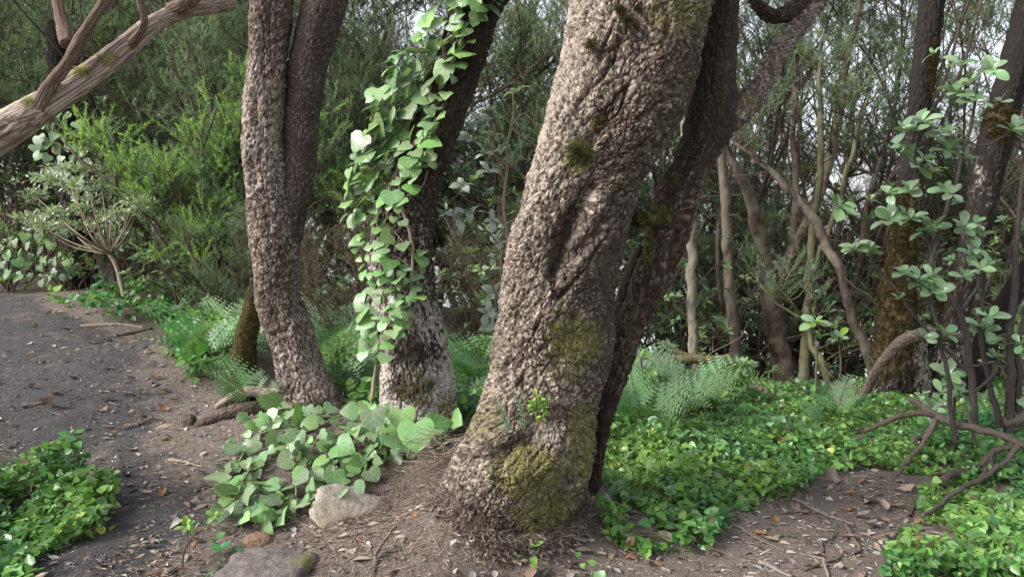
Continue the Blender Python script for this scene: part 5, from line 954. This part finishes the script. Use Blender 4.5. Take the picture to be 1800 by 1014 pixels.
# ------------------------------------------------------------------ fallen wood
def fallen(kind, label, lines, cols=(0.115, 0.09, 0.075), k=8, wob=.12, mat=None, lift=.22):
    base = gpx(lines[0][0][0], lines[0][0][1]); b0 = P(lines[0][0][0], lines[0][0][1], lines[0][0][3]); base = np.array([b0[0], b0[1], float(gz(b0[0], b0[1]))])
    t = thing(kind, label, 'branch', base)
    for i, ln in enumerate(lines):
        a = np.array(ln, float); m = 8 * len(ln); q = catmull(np.array([P(x, y, min(d, float((gpx(x, y) - C0) @ FW) - lift)) for x, y, w, d in ln]), m); w = np.interp(np.linspace(0, len(ln) - 1, m), np.arange(len(ln)), a[:, 2] * .5 / FPX * a[:, 3]); q = q + .010 * np.column_stack([vnoise(q * 11, 3), vnoise(q * 11, 4), vnoise(q * 11, 5)])
        mb = MB(); mb.tube(q - base, w, k, tuple(np.array(cols) * rng.uniform(.8, 1.25)), wob, i); obj('bough' if i == 0 else 'fork', mb.build('bough' if i == 0 else 'fork', mat or M_WOOD), t)
fallen('fallen_branch', 'dead grey forked branch lying over the green carpet beneath the saplings', [
    [(1597, 700, 9, 5.0), (1622, 718, 11, 4.95), (1645, 732, 14, 4.85), (1700, 750, 13, 4.7), (1750, 764, 13, 4.6), (1795, 781, 13, 4.5), (1860, 800, 16, 4.4)], [(1522, 757, 7, 4.95), (1560, 740, 9, 4.9), (1610, 727, 10, 4.87), (1645, 732, 11, 4.85)],
    [(1645, 735, 11, 4.85), (1622, 780, 9, 4.75), (1595, 812, 8, 4.65), (1570, 842, 6, 4.55)], [(1790, 783, 9, 4.5), (1765, 812, 9, 4.45), (1730, 838, 9, 4.4), (1690, 860, 8, 4.3), (1655, 882, 8, 4.2), (1620, 908, 6, 4.1)], [(1790, 786, 10, 4.5), (1752, 792, 12, 4.55), (1722, 818, 13, 4.5), (1690, 828, 14, 4.5), (1655, 842, 13, 4.45)], [(1697, 717, 7, 4.85), (1704, 745, 7, 4.8), (1714, 775, 6, 4.75)], [(1745, 792, 6, 4.5), (1738, 818, 12, 4.5), (1722, 840, 8, 4.45)], [(1622, 772, 9, 4.78), (1612, 770, 9, 4.76), (1606, 778, 6, 4.74)]])
fallen('fallen_branch', 'thick barked stick end poking in at the right edge of the green carpet', [[(1900, 715, 26, 5.0), (1830, 722, 24, 5.0), (1790, 736, 24, 5.0), (1764, 744, 20, 5.0)], [(1830, 720, 12, 5.02), (1800, 705, 11, 5.05), (1768, 690, 8, 5.1)]], (0.17, 0.135, 0.115))
fallen('fallen_branch', 'mossy fallen branch lying on the ferns right of the dark leaning stem', [[(1140, 640, 14, 7.2), (1180, 632, 17, 7.2), (1230, 632, 17, 7.2), (1284, 630, 15, 7.2)], [(1230, 634, 12, 7.2), (1200, 622, 10, 7.2), (1165, 600, 8, 7.2)]], (0.16, 0.14, 0.07))
fallen('fallen_branch', 'pale fallen stick behind the middle seedling', [[(1310, 672, 9, 7.0), (1345, 690, 10, 6.9), (1378, 715, 9, 6.8)]], (0.24, 0.20, 0.165))
def ground_stick(label, pl, w, col, lift=.008, grp=None):
    g = np.array([gpx(x, y) for x, y in pl]); g[:, 2] += lift; base = g[0].copy(); q = catmull(g, 9 * len(pl)); q = q + .006 * np.column_stack([vnoise(q * 25, 3), vnoise(q * 25, 4), np.abs(vnoise(q * 25, 5))]); d = float((base - C0) @ FW)
    mb = MB(); n = len(q); mb.tube(q - base, np.linspace(w, w * .6, n) * .5 / FPX * d, 7, col, .14, 1); o = obj('stick', mb.build('stick', M_WOOD), None, tuple(base), label=label, category='stick', group=grp)
for lab, pl, w, c in [('long thin grey stick across the bare patch', [(1398, 880), (1435, 900), (1470, 915), (1500, 924)], 7, (.20, .17, .15)), ('curved stick at the right side of the bare patch', [(1560, 948), (1590, 935), (1615, 918)], 9, (.24, .19, .16)), ('short brown stick below the grey stick', [(1488, 925), (1500, 950), (1510, 968), (1500, 975)], 8, (.16, .125, .10)),
        ('forked looking twig at the moss spot', [(1448, 975), (1446, 958), (1462, 950), (1472, 938)], 5, (.12, .095, .08)), ('straight pale stick at the bottom of the bare patch', [(1335, 992), (1362, 1003), (1390, 1016)], 9, (.26, .22, .19)), ('thin stick lying left of the bare patch', [(1285, 922), (1330, 948), (1380, 972)], 4, (.20, .165, .14)), ('bent stick near the bottom centre of the bare patch', [(1412, 1006), (1440, 994), (1470, 985), (1480, 976)], 7, (.15, .12, .10)),
        ('pale upright looking twig at the bottom of the bare patch', [(1448, 985), (1452, 1003), (1456, 1020)], 6, (.28, .24, .20)), ('long pale strip of bark across the far path', [(142, 576), (180, 574), (215, 573), (252, 578)], 9, (.38, .31, .24)), ('dark twig beneath the pale bark strip', [(205, 592), (240, 585), (268, 578)], 5, (.12, .09, .07)),
        ('pale thin stick on the path near the trailing ivy', [(298, 811), (325, 815), (356, 824)], 5, (.34, .28, .23)), ('short grey splinter beside the trailing ivy', [(383, 832), (388, 845), (392, 855)], 8, (.34, .29, .27)), ('short brown stick on the middle of the path', [(245, 748), (258, 742), (270, 735)], 5, (.17, .12, .095)), ('brown stick at the left margin of the path', [(40, 716), (62, 713), (82, 710)], 7, (.20, .15, .12)),
        ('thin root running down the mound beside the white stone', [(720, 905), (690, 935), (665, 968), (655, 1000)], 4, (.25, .19, .155)), ('dark curved root at the bottom of the mound', [(700, 968), (675, 975), (662, 990), (658, 1014)], 5, (.10, .075, .06)), ('twig leaning from the dead branch into the bare patch', [(1598, 910), (1612, 880), (1622, 860)], 6, (.12, .095, .08)), ('brown twig left of the small rosette bank', [(690, 860), (640, 880), (600, 905)], 3, (.22, .17, .14))]:
    ground_stick(lab, pl, w, c)
# dry rootlets fraying out left of the big trunk's foot
mb = MB(); g0 = gpx(800, 800)
for k in range(46):
    a = P(rng.uniform(755, 822), rng.uniform(762, 812), 3.62 + rng.uniform(-.05, .12)); e = a + np.array([rng.uniform(-.22, -.02), rng.uniform(-.1, .05), rng.uniform(-.09, .05)]); m_ = (a + e) / 2 + rng.normal(size=3) * .03; q = catmull(np.array([a, m_, e]), 10); mb.tube(q - g0, np.linspace(.0028, .0014, 10), 4, tuple(np.array((.33, .25, .20)) * rng.uniform(.6, 1.2)), cap=False)
obj('rootlets', mb.build('rootlets', M_WOOD), None, tuple(g0), kind='stuff', label='dry pale rootlets fraying out left of the thick trunk foot')

# ------------------------------------------------------------------ stones, dead leaves, little plants
def rock(label, px, py, d, size, col, seed, blobs=(), sq=2.6, flat=None, kind='stone', tilt=(0, 0)):
    th, ph = np.meshgrid(np.linspace(0, math.pi, 46), np.linspace(0, 2 * math.pi, 72, endpoint=False), indexing='ij'); n = np.stack([np.sin(th) * np.cos(ph), np.sin(th) * np.sin(ph), np.cos(th)], -1).reshape(-1, 3)
    r = 1 / (np.abs(n) ** sq).sum(1) ** (1 / sq); V = n * r[:, None]; f1, f2, cid = worley(V * 1.7 + seed, seed); V = V * (1 + .16 * fbm(V * 1.6 + seed, 3, seed) + .05 * (cid - .5) + .03 * fbm(V * 9, 3, seed + 4))[:, None] * np.array(size) * .5
    cx, sx = math.cos(tilt[0]), math.sin(tilt[0]); V = np.stack([V[:, 0] * math.cos(tilt[1]) - V[:, 2] * math.sin(tilt[1]), V[:, 1], V[:, 0] * math.sin(tilt[1]) + V[:, 2] * math.cos(tilt[1])], 1); V = np.stack([V[:, 0], V[:, 1] * cx - V[:, 2] * sx, V[:, 1] * sx + V[:, 2] * cx], 1)
    pos = P(px, py, d) if d else gpx(px, py) - np.array([0, 0, .008]); nn = fbm(V * 30, 3, seed + 7); c = np.array(col) * (1 + .35 * nn)[:, None]
    for bx, by, br, bc in blobs:
        X_, Y_, _ = proj(V + pos); w = np.clip(1.4 * np.exp(-((X_ - bx) ** 2 + (Y_ - by) ** 2) / br ** 2) + .8 * nn - .2, 0, 1)[:, None]; c = c * (1 - w) + np.array(bc) * w
    i, j = np.meshgrid(np.arange(45), np.arange(72), indexing='ij'); i = i.ravel(); j = j.ravel(); Q = np.stack([i * 72 + j, (i + 1) * 72 + j, (i + 1) * 72 + (j + 1) % 72, i * 72 + (j + 1) % 72], 1)
    obj(kind, mesh_np(kind, V, None, Q, (M_ROCK,), True, {'col': np.clip(c, 0, 1)}), None, tuple(pos), label=label, category='stone')
rock('grey brown blocky stone with a yellow moss tuft at the foot of the mound', 470, 1024, 3.1, (.36, .3, .19), (.15, .13, .12), 3, [(538, 985, 16, (.16, .155, .05))], 5.5)
rock('pale lichen crusted stone sunk in the mound below the trailing ivy', 624, 902, None, (.42, .28, .05), (.42, .375, .305), 5, [(585, 915, 40, (.36, .30, .22))], 3.0, tilt=(.60, -.50))
rock('tan flat stone at the path edge below the bare roots', 296, 757, 4.88, (.17, .14, .08), (.27, .20, .13), 8); rock('grey rounded stone on the path edge near the trailing ivy', 345, 778, 4.62, (.10, .1, .11), (.17, .15, .15), 9); rock('brown stone under the trailing ivy above the blocky stone', 453, 952, 3.4, (.13, .10, .07), (.19, .125, .085), 10)
rock('dark knob of earthy stone beside the tan stone', 332, 745, 4.85, (.09, .1, .12), (.10, .075, .06), 11)
DL = [leaf_mesh('dead_leaf', ELL, M_DEADLEAF, .3, -.5, .05, 21), leaf_mesh('dead_leaf', ELL, M_DEADLEAF, .7, .8, .06, 22), leaf_mesh('dead_leaf', PALE_H, M_DEADLEAF, .2, -.9, .05, 23)]
DCOL = [(.30, .225, .17), (.235, .165, .12), (.36, .29, .23), (.20, .165, .145), (.27, .14, .075)]
for k, m in enumerate(list(DL)):
    for c in DCOL:
        q = m.copy(); a = q.attributes.new('col', 'FLOAT_COLOR', 'POINT'); n = len(q.vertices); a.data.foreach_set('color', np.tile(np.array([*c, 1], np.float32), n)); DL.append(q)
DL = DL[3:]
def dead(x, y, L, lab, grp=None, which=None, lift=.008):
    g = gpx(x, y); d = float((g - C0) @ FW); a = rng.uniform(0, 6.28); m = DL[rng.integers(0, len(DL))] if which is None else DL[which]
    o = obj('dead_leaf', m, None, M=frame(g + np.array([0, 0, lift]), (math.cos(a), math.sin(a), rng.normal() * .12), (rng.normal() * .25, rng.normal() * .25, 1), L / FPX * d * 1.3), label=lab, category='dead leaf', group=grp)
SHAPE = ('flat', 'curled', 'ragged'); HUE = ('tan', 'brown', 'pale', 'grey', 'rusty')
for poly, n, where, grp, L in [([(205, 850), (330, 850), (340, 1000), (210, 1010)], 12, 'on the near path by the leafy clump', 'dead leaves on the path', 17), ([(330, 790), (385, 850), (385, 960), (335, 960), (310, 850)], 8, 'on the path beside the trailing ivy', 'dead leaves on the path', 17), ([(190, 670), (310, 660), (330, 760), (300, 800), (190, 790)], 10, 'on the path below the bare roots', 'dead leaves on the path', 14),
        ([(0, 660), (180, 660), (180, 820), (0, 820)], 13, 'mid path beyond the leafy clump', 'dead leaves on the path', 15), ([(20, 560), (140, 545), (150, 640), (20, 650)], 12, 'on the far path toward the ivy clad trunk', 'dead leaves on the far path', 13), ([(150, 580), (260, 595), (290, 640), (160, 650)], 9, 'on the far path by the leafy strip', 'dead leaves on the far path', 13),
        ([(1390, 870), (1480, 845), (1490, 920), (1330, 930)], 10, 'in the bare patch beside the green carpet', 'dead leaves in the bare patch', 19), ([(1500, 845), (1600, 850), (1600, 930), (1500, 930)], 9, 'under the dead branch in the bare patch', 'dead leaves in the bare patch', 20), ([(1270, 950), (1560, 940), (1560, 1010), (1260, 1010)], 11, 'at the near side of the bare patch', 'dead leaves in the bare patch', 20),
        ([(1010, 940), (1080, 910), (1120, 960), (1180, 1000), (1010, 1005)], 9, 'in the shade at the thick trunk foot', 'dead leaves at the trunk foot', 20), ([(560, 930), (760, 880), (900, 960), (860, 1005), (560, 1005)], 10, 'on the rooty mound', 'dead leaves on the mound', 15)]:
    kinds = rng.permutation(15)
    for q, (x, y) in enumerate(poisson(poly, 17, n, 3000, n + len(where))):
        w = int(kinds[q]); dead(x, y, L * rng.uniform(.6, 1.25), '%s %s dead leaf lying %s' % (SHAPE[w // 5], HUE[w % 5], where), grp, w)
for x, y, L, lab, w in [(193, 932, 34, 'folded brown leaf at the edge of the near leafy clump', 6), (172, 940, 26, 'grey brown curled leaf left of the folded brown leaf', 3), (1518, 888, 32, 'big tan leaf in the middle of the bare patch', 7), (1560, 902, 26, 'tan leaf right of the big tan leaf', 2), (1348, 942, 20, 'orange brown leaf left of the bare patch', 4), (1145, 993, 18, 'orange leaf near the foot of the thick trunk', 9), (1520, 920, 24, 'bluish grey leaf below the big tan leaf', 3), (85, 712, 34, 'curled brown leaf on the left side of the path', 1), (600, 985, 24, 'pale tan leaf at the bottom of the mound', 12), (590, 950, 16, 'small yellowish leaf beside the lichen stone', 2)]:
    dead(x, y, L, lab, None, w, .015)
# little succulents in the hollow of the big trunk
def spike(label, px0, py0, px1, py1, d, wpx, col, n=60):
    d = min(surf_d(T1, px0, py0, 14), surf_d(T1, px1, py1, 14)) - .02; a, b = P(px0, py0, d), P(px1, py1, d - .02); mb = MB(); t = np.linspace(0, 1, n); q = a + (b - a) * t[:, None] + np.column_stack([.006 * np.sin(t * 5), 0 * t, 0 * t]); axis = unit(b - a); mb.tube(q[::6] - a, .003, 5, (.16, .17, .10))
    for k in range(n):
        ph = k * 2.4; u = unit(np.cross(axis, [.2, .9, .1])); v = np.cross(axis, u); o = math.cos(ph) * u + math.sin(ph) * v; w = wpx / FPX * d * .5 * (1.1 - .55 * t[k]); mb.leaves(LEAF6, (q[k] - a)[None], (o + axis * .8)[None], (axis - o * .5)[None], np.array([w * 1.25]), np.array([np.array(col) * rng.uniform(.8, 1.2) * (1 + .5 * max(0, t[k] - .75) * 4 * .4)]))
    t_ = thing('stonecrop', label, 'plant', a); obj('stem', mb.build('stem', M_CROWN, smooth=False), t_)
spike('taller blue green stonecrop spike in the hollow of the thick trunk', 921, 755, 907, 684, 3.22, 17, (.20, .34, .25)); spike('shorter blue green stonecrop spike at the left of the trunk hollow', 893, 760, 879, 708, 3.22, 15, (.20, .34, .25))
sprig = thing('stonecrop_sprig', 'bright yellow green branching sprig in the hollow of the thick trunk', 'plant', P(945, 752, min(surf_d(T1, 945, 752, 14), surf_d(T1, 945, 700, 14)) - .015)); SG = np.array(sprig.location); SD = float((SG - C0) @ FW)
for x0, y0, x1, y1 in ((942, 752, 942, 690), (942, 730, 935, 710), (948, 745, 964, 706), (944, 715, 950, 700), (955, 730, 955, 712)):
    mb = MB(); a, b = P(x0, y0, SD), P(x1, y1, SD - .03); n = 26; t = np.linspace(.25, 1, n); mb.tube(np.array([a, (a + b) / 2 + .003, b]) - SG, .0022, 5, (.26, .15, .07)); q = a + (b - a) * t[:, None] - SG
    d_ = unit(rng.normal(size=(n, 3)) + unit(b - a) * .9); mb.leaves(LEAF6, q, d_, rng.normal(size=(n, 3)), np.full(n, .030), np.array([(.26, .42, .09)]) * rng.uniform(.8, 1.25, (n, 1))); obj('shoot', mb.build('shoot', M_CROWN, smooth=False), sprig)
